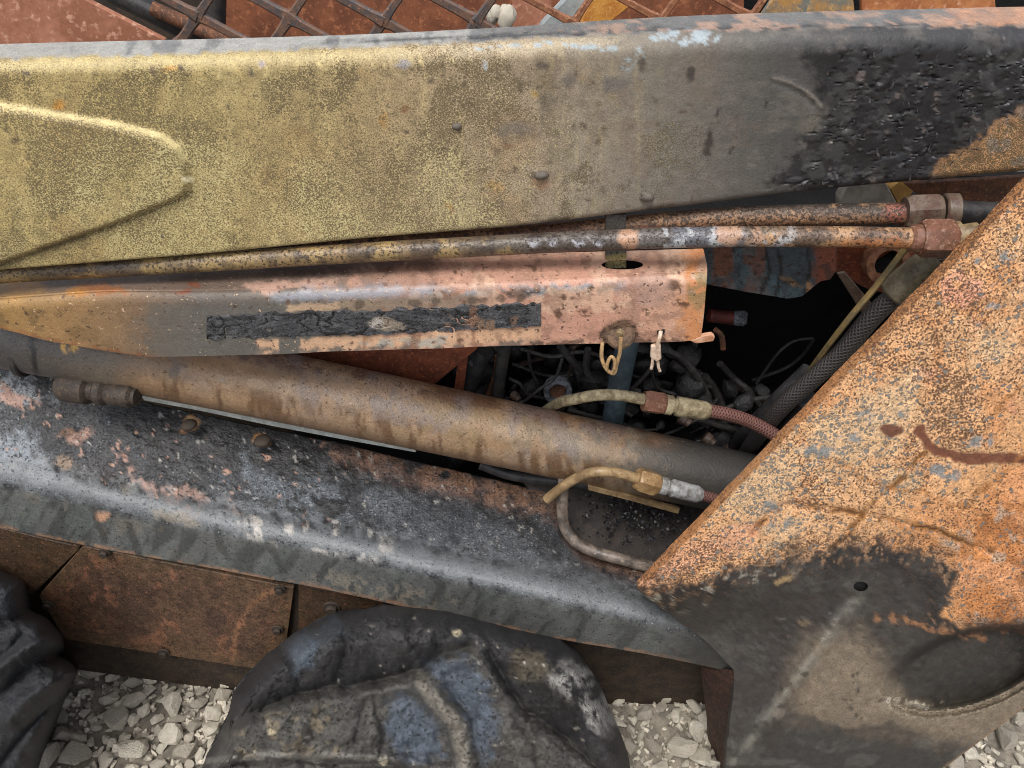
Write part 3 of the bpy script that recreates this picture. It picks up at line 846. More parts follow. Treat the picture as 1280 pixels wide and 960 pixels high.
#===CYLINDER
M_cyl = burnt('rust_brown_cylinder', pit=(76, 52, 34), fleck=(190, 150, 92), pscale=260, fscale=300, grain=.4, spec=.55, bdist=.001)
cy = .05
ax = [P(-60, 401, cy), P(430, 500, cy - .005), P(960, 612, cy - .02)]
cr = RW(560, 527, cy, 42)
cylinder = tube('hydraulic_cylinder', ax, cr, M_cyl, loader, n=330, sides=72, sharp=60)
def paint_cyl(c):
    u, v, U0, V0 = c.u, c.v, c.u0, c.v0
    axv = lerp(U0, [-60, 430, 960], [401, 500, 612]); d = (V0 - axv) / 42
    c.grad(u, [(0, (62, 58, 56)), (60, (74, 68, 62)), (130, (96, 84, 70)), (180, (124, 94, 66)), (300, (132, 100, 68)), (430, (112, 90, 70)), (600, (126, 99, 64)), (720, (104, 90, 73)), (830, (80, 74, 66)), (930, (54, 52, 50))])
    c.pit[:] = .24; c.fl[:] = .14; c.ro[:] = .36; c.bp[:] = .6
    mid = sst(150, 220, U0) * (1 - sst(800, 880, U0))
    c.mix((1 - sst(-.75, -.45, d + (c.noise(30, 3, 2) - .5) * .4)) * mid, (92, 58, 34), .95, pit=.42)
    c.mix(sst(.48, .6, c.noise(44, 4, 5)) * mid * np.exp(-((d + .1) / .4) ** 2), (152, 124, 92), .6)
    c.mix(sst(.5, .62, c.noise(32, 4, 8)) * mid, (112, 98, 92), .55)
    c.mix(sst(.55, .66, c.noise(24, 4, 10)) * mid, (142, 106, 70), .5)
    run = sst(.45, .62, fbm(U0 - V0 * .1, V0 * .2, 9, 3, 12))
    c.mix(run * sst(.1, .45, d) * mid, (94, 66, 40), .85)
    c.mix((1 - run) * sst(.2, .6, d) * mid, (156, 126, 94), .45)
    c.mix(sst(.7, .95, d) * mid, (116, 84, 56), .6)
    c.mix(c.blob(219, 464, 6, 8), (84, 70, 60), .8)
    c.mix(c.line([(33, 395), (40, 420), (46, 470)], 3.5, .4), (22, 20, 20), .9)
    c.mix(sst(690, 740, u) * (1 - sst(780, 830, u)) * sst(.5, .6, c.noise(24, 4, 18)), (138, 124, 100), .45)
    c.mix(sst(770, 880, u), (58, 56, 53), .85, pit=.2, ro=.4)
    for x, y in ((82, 433), (75, 437), (92, 434)): c.mix(c.blob(x, y, 6, 4, 0, .3) * sst(.3, .45, c.noise(6, 2, 20)), (214, 160, 60), .95)
coat(cylinder, paint_cyl, sd=11, warp=6)
lathe('gland_ring', P(31, 424, cy), P(41, 426, cy), [(0, cr * 1.0), (.2, cr * 1.035), (.8, cr * 1.035), (1, cr)], M_dark, cylinder, 40)

M_fit = plain('brown_port_fitting', (64, 52, 42), (46, 39, 34), (88, 70, 50), sc=120, rough=.65)
pf = lathe('port_fitting', P(76, 482, .015), P(172, 496, .0), [(0, .016), (.05, .019), (.36, .019), (.4, .013), (.46, .013), (.5, .017), (.58, .017), (.62, .013), (.66, .015), (.92, .015), (.96, .011), (1, .011)], M_fit, loader, 24)
flat_poly('guard_strip', [(172, 490), (250, 506), (340, 524), (430, 542), (520, 560), (520, 566), (430, 550), (340, 533), (250, 514), (180, 501)], .045, .006,
          plain('pale_painted_strip', (178, 182, 176), (150, 154, 148), (96, 92, 84), sc=50, rough=.6, t2=.62), loader)['label'] = 'pale grey strip beneath the cylinder'

#===BEAM
M_beam = burnt('sooty_beam', pit=(30, 29, 30), fleck=(140, 150, 158), pscale=300, fscale=420, grain=.45, bdist=.0014, spec=.55)
NU = 470
us = np.linspace(-70, 925, NU)
bi = lerp(us, [-70, 0, 75, 175, 430, 560, 690, 720, 745, 800, 830, 925], [446, 458, 476, 502, 556, 586, 617, 668, 690, 706, 722, 775])
be = spl(us, [0, 125, 292, 430, 640, 780, 925], [594, 622, 658, 683, 728, 760, 796])
bb = spl(us, [0, 108, 430, 620, 690, 860, 920], [660, 682, 742, 783, 797, 828, 841])
Yi = lerp(us, [-70, 690, 720, 925], [.075, .055, .0, -.12]); Ye = lerp(us, [-70, 430, 868, 925], [-.03, -.105, -.160, -.188])
rows = []
boff_ = np.clip(25 * (Yi - Ye) / np.maximum(be - 24 - bi, 20), .012, .045)
def beam_Y(t): return Yi * (1 - t) + Ye * t
for t in np.linspace(0, 1, 60): rows.append(P(us, bi * (1 - t) + (be - 24) * t, beam_Y(t) + boff_ * t))
M0 = rows[-1]; M1 = P(us, be + 24, Ye); MC = P(us, be + 1, Ye - .003)
for t in np.linspace(0, 1, 15)[1:-1]: rows.append(M0 * (1 - t) ** 2 + 2 * MC * t * (1 - t) + M1 * t * t)
for t in np.linspace(0, 1, 26): rows.append(P(us, (be + 24) * (1 - t) + bb * t, Ye + .002 * t))
G = np.stack(rows, 1)
ug, vg = UV(G.reshape(-1, 3))
topm = 1 - sst(-25, -5, vg - spl(ug, [0, 125, 292, 430, 640, 780, 925], [594, 622, 658, 683, 728, 760, 796]))
Gf = G.reshape(-1, 3)
Gf[:, 2] += topm * ((fbm(ug, vg, 14, 3, 3) - .5) * .0035 + sst(.55, .65, fbm(ug, vg, 8, 2, 9)) * .001)
Gf[:, 1] -= (fbm(ug, vg, 70, 3, 5) - .5) * .004
G = Gf.reshape(G.shape)
beam = slab('frame_beam', G, .006, M_beam, loader, .001, back=(0, .7, -.7))
def paint_beam(c):
    u, v, U0, V0 = c.u, c.v, c.u0, c.v0
    ev = spl(U0, [0, 125, 292, 430, 640, 780, 925], [594, 622, 658, 683, 728, 760, 796]); d = V0 - ev
    iv = lerp(U0, [-70, 0, 75, 175, 430, 560, 690, 720, 745, 800, 830, 925], [446, 458, 476, 502, 556, 586, 617, 668, 690, 706, 722, 775])
    c.c[:] = s(50, 50, 52)
    c.pit[:] = .38; c.fl[:] = .30; c.ro[:] = .45; c.bp[:] = .75
    top = 1 - sst(-16, -4, d)
    big = c.noise(70, 4, 2)
    c.mix(top * sst(.40, .6, c.noise(60, 4, 4)) * sst(150, 420, u), (80, 85, 90), .5, fl=.30)
    c.mix(top * sst(.46, .58, big), (30, 29, 30), .85, fl=.22, pit=.4)
    c.mix(c.poly([(250, 560), (360, 585), (480, 610), (520, 650), (430, 660), (300, 620)], 20) * sst(.4, .55, c.noise(18, 3, 8)), (104, 112, 120), .55, fl=.45)
    c.mix(c.poly([(420, 560), (560, 600), (700, 640), (790, 720), (700, 700), (560, 640), (440, 600)], 18) * (1 - sst(14, 44, V0 - iv)), (122, 88, 70), .8, pit=.35)
    c.mix((1 - sst(6, 30, V0 - iv)) * sst(380, 470, U0) * sst(.35, .5, c.noise(18, 3, 12)), (130, 92, 66), .75, pit=.45)
    c.mix((1 - sst(2, 14, V0 - iv)) * (1 - sst(380, 450, U0)), (30, 28, 26), .8)
    c.mix(c.poly([(600, 660), (800, 730), (800, 770), (700, 740), (560, 690)], 22), (92, 91, 90), .55, pit=.4, fl=.4)
    c.mix(c.poly([(150, 512), (260, 524), (420, 566), (520, 592), (470, 612), (360, 592), (240, 585), (150, 560)], 22) * sst(.34, .5, c.noise(34, 4, 61)), (24, 23, 24), .9, fl=.06, pit=.2, ro=.28)
    c.mix(c.poly([(430, 610), (560, 625), (760, 720), (720, 735), (560, 690), (440, 655)], 22), (74, 77, 82), .5, fl=.34, pit=.38)
    # blue-white scaling on the left
    c.mix(c.poly([(-80, 520), (40, 545), (80, 600), (60, 610), (-80, 585)], 16) * sst(.35, .5, c.noise(24, 4, 15)), (136, 143, 150), .7, fl=.5, pit=.4)
    c.mix(c.poly([(-80, 450), (30, 468), (70, 500), (-10, 505), (-80, 500)], 10) * sst(.4, .52, c.noise(10, 3, 17)), (140, 146, 150), .75)
    c.mix(c.poly([(70, 590), (150, 570), (180, 620), (120, 640)], 16), (36, 28, 28), .85, fl=.15)
    # peach bare patches
    for pl, o in (([(-60, 468), (0, 474), (20, 490), (55, 503), (40, 514), (5, 505), (-60, 490)], .95), ([(70, 545), (110, 532), (118, 545), (95, 556)], .7),
                  ([(140, 560), (150, 565), (168, 588), (195, 605), (205, 618), (190, 625), (170, 600), (145, 578)], .95), ([(200, 610), (235, 605), (260, 625), (245, 650), (215, 640)], .7),
                  ([(280, 630), (330, 655), (320, 675), (285, 650)], .6)):
        c.mix(c.poly(pl, 5) * sst(.44, .54, c.noise(11, 3, 20)), (172, 126, 104), o * .85, pit=.25, fl=.2)
    c.mix(top * sst(.74, .78, c.noise(10, 4, 23)) * (1 - sst(330, 500, U0)), (178, 132, 108), .8)
    c.mix(top * sst(.74, .78, c.noise(8, 4, 26)), (160, 156, 148), .7)
    for x, y, rx, ry, col in ((238, 530, 10, 8, (150, 106, 60)), (328, 550, 11, 7, (160, 112, 58)), (249, 561, 9, 7, (22, 22, 24)), (289, 561, 11, 11, (26, 26, 28)), (80, 578, 10, 8, (130, 104, 78)), (85, 540, 10, 6, (104, 68, 40)), (230, 540, 6, 4, (120, 80, 44)), (160, 612, 9, 6, (120, 108, 84))):
        c.mix(c.blob(x, y, rx, ry, 0, .3), col, .9)
    # sky highlight painted grey along the rounded, smoother edge
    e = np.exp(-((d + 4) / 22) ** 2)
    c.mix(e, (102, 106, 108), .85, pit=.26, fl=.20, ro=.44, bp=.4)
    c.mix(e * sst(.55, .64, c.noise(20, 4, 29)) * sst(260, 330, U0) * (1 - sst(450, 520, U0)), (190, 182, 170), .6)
    # outer face: grey green paint under soot
    fr = sst(10, 20, d)
    c.mix(fr, (90, 91, 88), .95, pit=.3, fl=.08, ro=.6, bp=.35)
    c.mix(fr * sst(.48, .6, fbm(U0 + V0 * .6, V0 * .35 - U0 * .1, 16, 3, 31)), (56, 58, 56), .7)
    c.mix(fr * sst(.56, .66, fbm(U0 + V0 * .6, V0 * .3, 24, 3, 35)), (104, 110, 106), .35)
    c.mix(fr * sst(.66, .66, c.noise(22, 3, 37)) * (1 - sst(200, 300, U0)), (118, 106, 88), .3)
    c.mix(fr * sst(.5, .56, c.noise(8, 3, 40)) * sst(360, 420, U0) * (1 - sst(520, 600, U0)) * sst(24, 44, d), (150, 138, 118), .45)
    c.mix(sst(-6, -1, V0 - spl(U0, [0, 108, 430, 620, 690, 860, 920], [660, 682, 742, 783, 797, 828, 841])) * sst(.4, .5, c.noise(14, 3, 43)), (150, 112, 84), .8)
    c.mix(c.blob(128, 645, 9, 7, 0, .3), (190, 140, 106), .9); c.mix(c.blob(220, 648, 30, 6, 12), (140, 124, 96), .4)
    for x, y in ((118, 652), (160, 668), (270, 676), (338, 690)): c.mix(c.line([(x, y - 14), (x + 14, y + 24)], 4, .7), (50, 50, 46), .6)
    c.mix(sst(770, 890, U0), (54, 53, 50), .95, pit=.22, rg=.5)
    # bright grinding marks beside the side plate
    c.mix(c.line([(806, 741), (850, 764), (898, 796)], 3.5, .7), (150, 154, 158), .7, ro=.35)
    c.mix(c.line([(812, 752), (860, 776)], 2, .7), (50, 48, 46), .8)
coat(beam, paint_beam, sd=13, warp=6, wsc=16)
beam['label'] = 'soot blackened frame beam with a rounded grey outer edge'
me = lump(2, 5, .12, .5)
for (x, y, r) in ((236, 531, 10), (328, 551, 11)):
    b_ = link('bolt', me, M_fit, beam); b_.location = P(x, y, .03); k = RW(x, y, .03, r); b_.scale = (k, k, k)

#===SIDEPLATE
M_plate = burnt('blistered_orange_plate', pit=(84, 54, 34), cells=(106, 104, 98), pscale=400, cscale=190, grain=.55, gscale=600, bdist=.0012)
def plate_Y(u, v): return -.065 - .175 * (v - 240) / 720.0
NV = 330; NUu = 240
vs = np.linspace(190, 992, NV)
xl = lerp(vs, [190, 232, 735, 742, 790, 838, 960, 992], [1322, 1281, 796, 800, 868, 918, 906, 903])
xl = xl + (fbm(vs, vs * 0, 26, 3, 3) - .5) * 4
xr = lerp(vs, [190, 820, 885, 960, 992], [1400, 1368, 1281, 1181, 1140])
tt = np.linspace(0, 1, NUu)
uu = xl[:, None] * (1 - tt) + xr[:, None] * tt; vv = np.repeat(vs[:, None], NUu, 1)
cu = Coat(uu.ravel(), vv.ravel(), (0, 0, 0), warp=0)
Yp = plate_Y(uu, vv).ravel()
# folded line from the hole down to the lower corner, and the pressed pocket
fold = [(1077, 735), (1010, 830), (920, 952)]
dx = cu.dist(fold + [(880, 1010)], True)
side = ((uu.ravel() - 1077) * (952 - 735) - (vv.ravel() - 735) * (920 - 1077)) > 0     # right of the fold
msk = sst(725, 800, vv.ravel())
Yp = Yp + np.where(side, 0, np.minimum(dx, 200) * .00022 * msk)
Yp = Yp - .006 * np.exp(-(dx / 10) ** 2) * msk
px_, py_ = uu.ravel() - 1210, vv.ravel() - 838
ca, sa = math.cos(math.radians(-17)), math.sin(math.radians(-17))
ex = (px_ * ca + py_ * sa) / 112; ey = (-px_ * sa + py_ * ca) / 52
er = np.sqrt(ex * ex + ey * ey)
Yp = Yp + .030 * (1 - sst(.80, 1.0, er))
Yp = Yp + (fbm(uu.ravel(), vv.ravel(), 90, 3, 6) - .5) * .004
sootz = cu.poly([(780, 742), (895, 722), (1000, 694), (1140, 688), (1190, 732), (1180, 768), (1300, 800), (1420, 830), (1420, 1020), (700, 1020)], 12)
Yp = Yp - sootz * ((fbm(uu.ravel(), vv.ravel(), 7, 3, 44) - .5) * .0022 + sst(.6, .63, fbm(uu.ravel(), vv.ravel(), 15, 3, 47)) * .0009 * (1 - sst(770, 830, vv.ravel())))
Yp = Yp + .0006 * (1 - sootz) * sst(.52, .56, fbm(uu.ravel(), vv.ravel(), 10, 3, 49))
hole_d = np.hypot((uu.ravel() - 1076) / 9.5, (vv.ravel() - 733) / 6.5)
crackp = [(940, 668), (955, 648), (976, 632), (1010, 634), (1062, 640), (1110, 650), (1170, 664), (1240, 690)]
crackq = [(1156, 566), (1120, 605), (1085, 640), (1040, 686)]
ck = Coat(uu.ravel(), vv.ravel(), (0, 0, 0), warp=3, sd=4)
Yp = Yp + .0025 * (ck.line(crackp, 3.5, .6) + ck.line(crackq, 2.5, .6))
G = P(uu.ravel(), vv.ravel(), Yp).reshape(NV, NUu, 3)
plate = slab('side_plate', G, .009, M_plate, loader, .0012)
cut_hole(plate, 1076, 733, 9, 6)
hole_p = P(1076, 733, plate_Y(1076, 733) + .004)
lathe('hole_dark_plug', hole_p, hole_p + np.array([0, .03, 0]), [(0, .0115), (1, .0115)], plain('hole_shade', (16, 15, 15), (24, 23, 22), rough=.8), plate, 20)  # dark plug standing in for the shade inside the hole
def paint_plate(c):
    u, v, U0, V0 = c.u, c.v, c.u0, c.v0
    c.grad(u * .5 + v * .5, [(650, (186, 130, 82)), (760, (200, 142, 90)), (850, (200, 148, 98)), (960, (196, 136, 80)), (1050, (186, 116, 56))])
    c.pit[:] = .46 + .5 * (c.noise(60, 3, 1) - .5); c.fl[:] = .24; c.ro[:] = .72; c.bp[:] = .8
    c.mix(sst(.5, .66, c.noise(90, 4, 2)), (206, 150, 100), .5)
    c.mix(sst(.52, .64, c.noise(50, 4, 5)), (186, 116, 60), .5)
    c.mix(sst(.58, .7, c.noise(36, 4, 7)) * (1 - sst(400, 560, v)), (206, 138, 116), .5)
    # grey blistered paint that survived, along a diagonal band
    band = np.exp(-(c.dist([(930, 640), (990, 600), (1050, 560), (1110, 520), (1180, 430), (1275, 300)]) / 60) ** 2)
    c.mix(band * sst(.38, .6, c.noise(60, 4, 11)), (198, 152, 104), .65, fl=.8, pit=.32)
    for x, y, rx, ry, rot in ((950, 600, 60, 40, -45), (1070, 545, 70, 40, -40), (1120, 500, 40, 22, -40), (1240, 430, 30, 20, -30), (985, 660, 40, 18, -20), (1130, 600, 30, 16, 0)):
        c.mix(c.blob(x, y, rx, ry, rot, .6), (198, 162, 118), .65, fl=.92, pit=.28)
    c.mix((1 - sst(60, 140, c.dist([(1150, 360), (1280, 260)]))), None, .7, fl=.10, pit=.5)
    for x, y, rx, ry in ((1060, 548, 18, 7), (1085, 520, 12, 7), (1125, 520, 9, 6), (1225, 553, 17, 8), (965, 632, 12, 7), (1020, 727, 16, 8), (1175, 590, 24, 10), (975, 655, 16, 8), (1258, 318, 10, 7), (1222, 328, 6, 5), (1240, 380, 12, 6), (1030, 565, 24, 8)):
        c.mix(c.blob(x, y, rx, ry, 0, .5) * sst(.36, .5, c.noise(8, 3, 13)), (112, 120, 122), .9, pit=.2, fl=.5, ro=.5)
    # deep rust
    for x, y, rx, ry in ((1115, 538, 16, 7),): c.mix(c.blob(x, y, rx, ry, 0, .25), (94, 46, 28), .95, pit=.1, fl=0)
    c.mix(c.line([(1152, 538), (1160, 555), (1178, 568), (1210, 572), (1250, 572), (1290, 577)], 11, .3) * 1.0, (210, 160, 108), .7, fl=.1)
    rust = c.poly([(1180, 690), (1290, 560), (1400, 560), (1400, 810), (1280, 800), (1195, 770)], 26)
    c.mix(rust, (188, 114, 54), .85, fl=.15, pit=.35)
    c.mix(rust * sst(.48, .6, c.noise(40, 4, 15)), (206, 140, 90), .7); c.mix(rust * sst(.56, .66, c.noise(30, 4, 18)), (146, 84, 34), .7)
    c.mix(rust * sst(.6, .7, c.noise(24, 4, 20)), (160, 156, 140), .5)
    c.mix(c.line([(1152, 538), (1160, 555), (1178, 568), (1210, 572), (1250, 572), (1290, 577)], 7, .3), (98, 46, 26), .95, pit=.2, fl=0, rg=.6)
    brk = sst(.34, .5, c.noise(26, 3, 81))
    c.mix(brk * c.line(crackp, 4.2, .6), (152, 96, 36), .85, fl=.1, pit=.3); c.mix(brk * c.line(crackp, 1.6, .6), (78, 44, 20), .9)
    c.mix(brk * c.line(crackq, 4, .6), (158, 104, 44), .8, fl=.1); c.mix(brk * c.line(crackq, 1.4, .6), (90, 54, 24), .7)
    for pts in ([(1110, 650), (1190, 690)], [(1240, 520), (1290, 470)], [(1200, 640), (1290, 560)], [(950, 650), (840, 735)], [(1030, 575), (1120, 610), (1230, 640)]):
        c.mix(c.line(pts, 3, .7), (156, 96, 40), .6)
    c.mix(c.line([(800, 726), (870, 690), (930, 665)], 16, .7), (206, 144, 106), .7, fl=.2)
    # soot plume over the lower part
    soot = c.poly([(780, 742), (850, 736), (895, 722), (935, 705), (1000, 694), (1080, 684), (1140, 688), (1183, 704), (1195, 732), (1180, 768), (1200, 786), (1300, 800), (1420, 830), (1420, 1020), (700, 1020)], 7)
    sh = c.poly([(780, 742), (850, 736), (895, 722), (935, 705), (1000, 694), (1080, 684), (1140, 688), (1183, 704), (1195, 732), (1180, 768), (1200, 786), (1300, 800), (1420, 830), (1420, 1020), (700, 1020)], 30)
    c.mix(sh, (104, 80, 60), .75, pit=.6, fl=.2)
    c.mix(soot, (47, 45, 43), .97, pit=.22, fl=0, ro=.58, bp=.4)
    edge = soot * (1 - c.poly([(800, 775), (900, 745), (1000, 725), (1120, 720), (1150, 740), (1150, 790), (1290, 830), (1420, 870), (1420, 1020), (700, 1020)], 14))
    c.mix(edge, (32, 30, 29), .8, pit=.4, bp=1.0)
    isl_ = np.exp(-(c.sd_poly([(780, 742), (850, 736), (895, 722), (935, 705), (1000, 694), (1080, 684), (1140, 688), (1183, 704), (1195, 732), (1180, 768), (1200, 786), (1300, 800)] + [(1300, 1020), (700, 1020)]) / 16) ** 2)
    c.mix(isl_ * sst(.56, .62, c.noise(7, 3, 91)), (150, 112, 78), .8)
    c.mix(isl_ * sst(.58, .64, c.noise(6, 3, 93)), (34, 32, 31), .85)
    c.mix(edge * sst(.6, .66, c.noise(9, 3, 25)) * (1 - sst(950, 1010, U0)), (160, 150, 132), .8)
    c.mix(soot * sst(.48, .62, c.noise(36, 4, 27)), (66, 63, 58), .45)
    c.mix(soot * sst(.6, .66, c.noise(10, 3, 28)) * sst(690, 760, V0) * (1 - sst(800, 860, V0)), (40, 38, 36), .6)
    # tan wash
    tan = c.poly([(1010, 800), (1075, 790), (1105, 830), (1110, 862), (1180, 880), (1290, 850), (1420, 830), (1420, 905), (1240, 935), (1170, 930), (1110, 910), (1070, 918), (1000, 898), (985, 870)], 26)
    c.mix(tan, (122, 106, 86), .82, pit=.30, ro=.7, rg=.25)
    c.mix(tan * sst(.5, .65, c.noise(24, 4, 31)), (104, 94, 80), .5)
    c.mix(c.line([(990, 895), (1050, 915), (1110, 908), (1170, 932), (1240, 938)], 4, .5), (44, 42, 40), .5)
    c.mix(c.poly([(1010, 905), (1100, 925), (1200, 945), (1160, 1000), (900, 1000), (930, 950)], 12), (50, 49, 47), .85, pit=.2)
    c.mix(sst(.5, .62, fbm(U0 * .3, V0, 14, 3, 33)) * sst(915, 940, V0), (80, 78, 74), .5)
    # ridge highlight painted along the fold
    c.mix(c.line([(1072, 748), (1010, 832), (960, 895), (918, 955)], 7, .9, True) * sst(.3, .6, c.noise(14, 3, 83)), (122, 118, 106), .55, pit=.1, rg=.3)
    # pocket: lit lower rim and shaded upper rim painted in
    dx_, dy_ = U0 - 1210, V0 - 838
    er_ = np.hypot((dx_ * ca + dy_ * sa) / 112, (-dx_ * sa + dy_ * ca) / 52)
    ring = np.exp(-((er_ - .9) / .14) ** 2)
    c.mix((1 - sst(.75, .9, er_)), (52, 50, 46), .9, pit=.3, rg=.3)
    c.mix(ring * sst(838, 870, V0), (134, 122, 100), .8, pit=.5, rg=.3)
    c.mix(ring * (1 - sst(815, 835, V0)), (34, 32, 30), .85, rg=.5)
    c.mix(c.line([(1110, 876), (1150, 880), (1185, 884)], 4, .6) * sst(.45, .55, c.noise(6, 2, 36)), (196, 186, 166), .85)  # speckled highlight painted on the pocket rim
    c.mix(c.line([(1095, 770), (1140, 778), (1185, 790), (1228, 798)], 5, .5) * sst(.40, .54, c.noise(9, 3, 38)), (150, 100, 62), .75)
    c.mix(c.blob(980, 725, 11, 5, -20), (136, 110, 72), .9); c.mix(c.blob(1002, 777, 8, 6), (104, 88, 66), .8); c.mix(c.blob(975, 890, 8, 6), (130, 116, 104), .6)
    for _ in range(60):
        x, y = rng.uniform(860, 1180), rng.uniform(720, 900)
        c.mix(c.blob(x, y, rng.uniform(1.5, 4), rng.uniform(1.5, 3), 0, .5), (40, 36, 32), .7)
    # rusted cut edge
    xlv = lerp(V0, [190, 232, 735], [1322, 1281, 796])
    c.mix((1 - sst(3, 9, U0 - xlv)) * (1 - sst(720, 740, V0)), (138, 84, 36), .85, fl=0)
    c.mix(sst(-8, -1, U0 - lerp(V0, [820, 885, 960], [1368, 1281, 1181])) * sst(830, 860, V0), (120, 96, 70), .7)
coat(plate, paint_plate, sd=15, warp=7, wsc=18)
plate['label'] = 'orange blistered side plate, its lower part black with soot'
me = lump(2, 9, .2); b_ = link('weld_spatter', me, M_bead, plate); b_.location = P(975, 890, -.205); b_.scale = (.007, .005, .005)

#===INNER
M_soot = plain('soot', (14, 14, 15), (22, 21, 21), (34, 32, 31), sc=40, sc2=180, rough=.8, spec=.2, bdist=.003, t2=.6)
def box(name, x0, x1, y0, y1, z0, z1, mat, parent, bev=.002):
    bm = bmesh.new(); bmesh.ops.create_cube(bm, size=1)
    for v in bm.verts: v.co = ((x0 + x1) / 2 + v.co.x * (x1 - x0), (y0 + y1) / 2 + v.co.y * (y1 - y0), (z0 + z1) / 2 + v.co.z * (z1 - z0))
    if bev: bmesh.ops.bevel(bm, geom=list(bm.edges), offset=bev, segments=2, affect='EDGES')
    me = bpy.data.meshes.new(name); bm.to_mesh(me); bm.free()
    return link(name, me, mat, parent, True, 30)
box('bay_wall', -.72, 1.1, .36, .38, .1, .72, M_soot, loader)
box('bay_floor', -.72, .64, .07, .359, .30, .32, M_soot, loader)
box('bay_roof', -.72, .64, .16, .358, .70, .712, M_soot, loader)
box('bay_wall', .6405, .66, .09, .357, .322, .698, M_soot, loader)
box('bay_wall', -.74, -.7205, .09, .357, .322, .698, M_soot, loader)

M_rust = plain('red_rust', (132, 62, 34), (104, 50, 30), (164, 88, 50), sc=45, sc2=240, rough=.8, bump=.6)
M_rust2 = plain('brown_rust', (112, 66, 40), (78, 50, 36), (150, 96, 58), sc=60, sc2=260, rough=.75, bump=.6)
flat_poly('gusset_plate', [(360, 440), (470, 432), (600, 428), (596, 437), (543, 481), (520, 500), (420, 500)], .11, .008, M_rust, loader)['label'] = 'red rusted gusset plate behind the cylinder'

# blued plate with cracked scale behind the tubes
M_blue = burnt('blued_scale_plate', pit=(60, 36, 26), fleck=(140, 90, 50), pscale=160, fscale=240, grain=.5, bdist=.0015)
bp_ = dense_poly('inner_plate', ([(860, 298), (1000, 300), (1046, 306)], [(860, 350), (884, 356), (930, 365), (985, 374), (1003, 371), (1016, 360), (1026, 352), (1038, 350), (1046, 338)]), lambda u, v: .09 + 0 * u, .008, M_blue, loader)
def paint_blue(c):
    u, v = c.u, c.v
    c.c[:] = s(60, 72, 80); c.pit[:] = .3; c.fl[:] = .12; c.ro[:] = .55; c.bp[:] = .8
    c.mix(sst(.45, .6, fbm(c.u0, c.v0 * .4, 22, 4, 2)) * (1 - sst(930, 990, u)), (120, 66, 38), .85)
    c.mix(sst(.5, .62, c.noise(26, 4, 5)), (74, 96, 104), .6)
    c.mix(sst(1010, 1025, u), (136, 66, 38), .9)
    for x in (958, 975, 1010): c.mix(c.line([(x, 310), (x + 3, 340), (x - 6, 372)], 2, .5), (22, 22, 24), .9)
    c.mix(c.blob(990, 352, 12, 3, 20), (160, 120, 76), .9); c.mix(c.blob(1012, 358, 4, 7), (176, 126, 84), .8)
    c.mix(sst(.55, .65, c.noise(14, 3, 8)), (40, 44, 48), .6)
coat(bp_, paint_blue, sd=17, warp=4)
bp_['label'] = 'heat blued plate with cracked scale behind the tubes'
br = flat_poly('bracket', [(985, 300), (1150, 300), (1150, 345), (1128, 372), (1085, 362), (1040, 338)], .14, .01, M_rust, loader)
br['label'] = 'red rusted bracket with a round bushing'
# bushing
def ring(name, cen, axis, R, r, h, mat, parent, sides=32):
    a = Vector(axis).normalized(); q = a.to_track_quat('Z', 'Y').to_matrix()
    prof = [(r, -h), (R * .96, -h), (R, -h * .6), (R, h), (r, h)]
    V = []; Fc = []
    for k in range(sides):
        g_ = 2 * math.pi * k / sides
        for (rr, z) in prof: V.append(tuple(Vector(cen) + q @ Vector((rr * math.cos(g_), rr * math.sin(g_), z))))
    Fc = gridfaces(sides, len(prof), 0, True, True)
    me = mesh(name, V, Fc); recalc(me)
    return link(name, me, mat, parent, True, 40)
ring('bushing', P(1106, 326, .13), (0, -1, .25), RW(1106, 326, .13, 27), RW(1106, 326, .13, 17), .012, plain('bushing_rust', (150, 98, 64), (112, 66, 42), sc=90, rough=.6), br)
lathe('bushing_bore', P(1106, 326, .136), P(1106, 326, .139), [(0, RW(1106, 326, .13, 17)), (1, RW(1106, 326, .13, 17))], M_soot, br)
flat_poly('brace', [(1046, 342), (1056, 340), (1090, 380), (1084, 402)], .10, .004, M_nut2, loader)

# floor of the cut-out and the charred crumbs on it
flat_poly('bay_ledge', [(640, 585), (900, 600), (920, 720), (800, 740), (690, 650)], [.07, .09, -.02, -.045, .03], .006, plain('oily_ledge', (48, 38, 32), (34, 28, 26), (66, 52, 42), sc=60, rough=.6), loader, back=(0, .5, -.9))
V = []; Fc = []
def add_me(me, loc, rot, sc):
    o = len(V); q = Matrix.Rotation(rot[2], 3, 'Z') @ Matrix.Rotation(rot[0], 3, 'X') @ Matrix.Rotation(rot[1], 3, 'Y')
    for v in me.vertices:
        V.append(tuple(Vector(loc) + q @ Vector((v.co.x * sc[0], v.co.y * sc[1], v.co.z * sc[2]))))
    for p in me.polygons: Fc.append(tuple(o + i for i in p.vertices))
def shard(n, seed):
    r_ = np.random.default_rng(seed); bm = bmesh.new()
    for _ in range(n):
        d = r_.normal(size=3); d /= np.linalg.norm(d); d *= r_.uniform(.75, 1.1)
        bm.verts.new(d)
    bmesh.ops.convex_hull(bm, input=bm.verts)
    for v in [v for v in bm.verts if not v.link_faces]: bm.verts.remove(v)
    me = bpy.data.meshes.new('shard'); bm.to_mesh(me); bm.free(); return me
shards = [shard(9, 40 + i) for i in range(8)]
ledge = [((720, 640), (850, 610)), ((760, 690), (880, 640))]
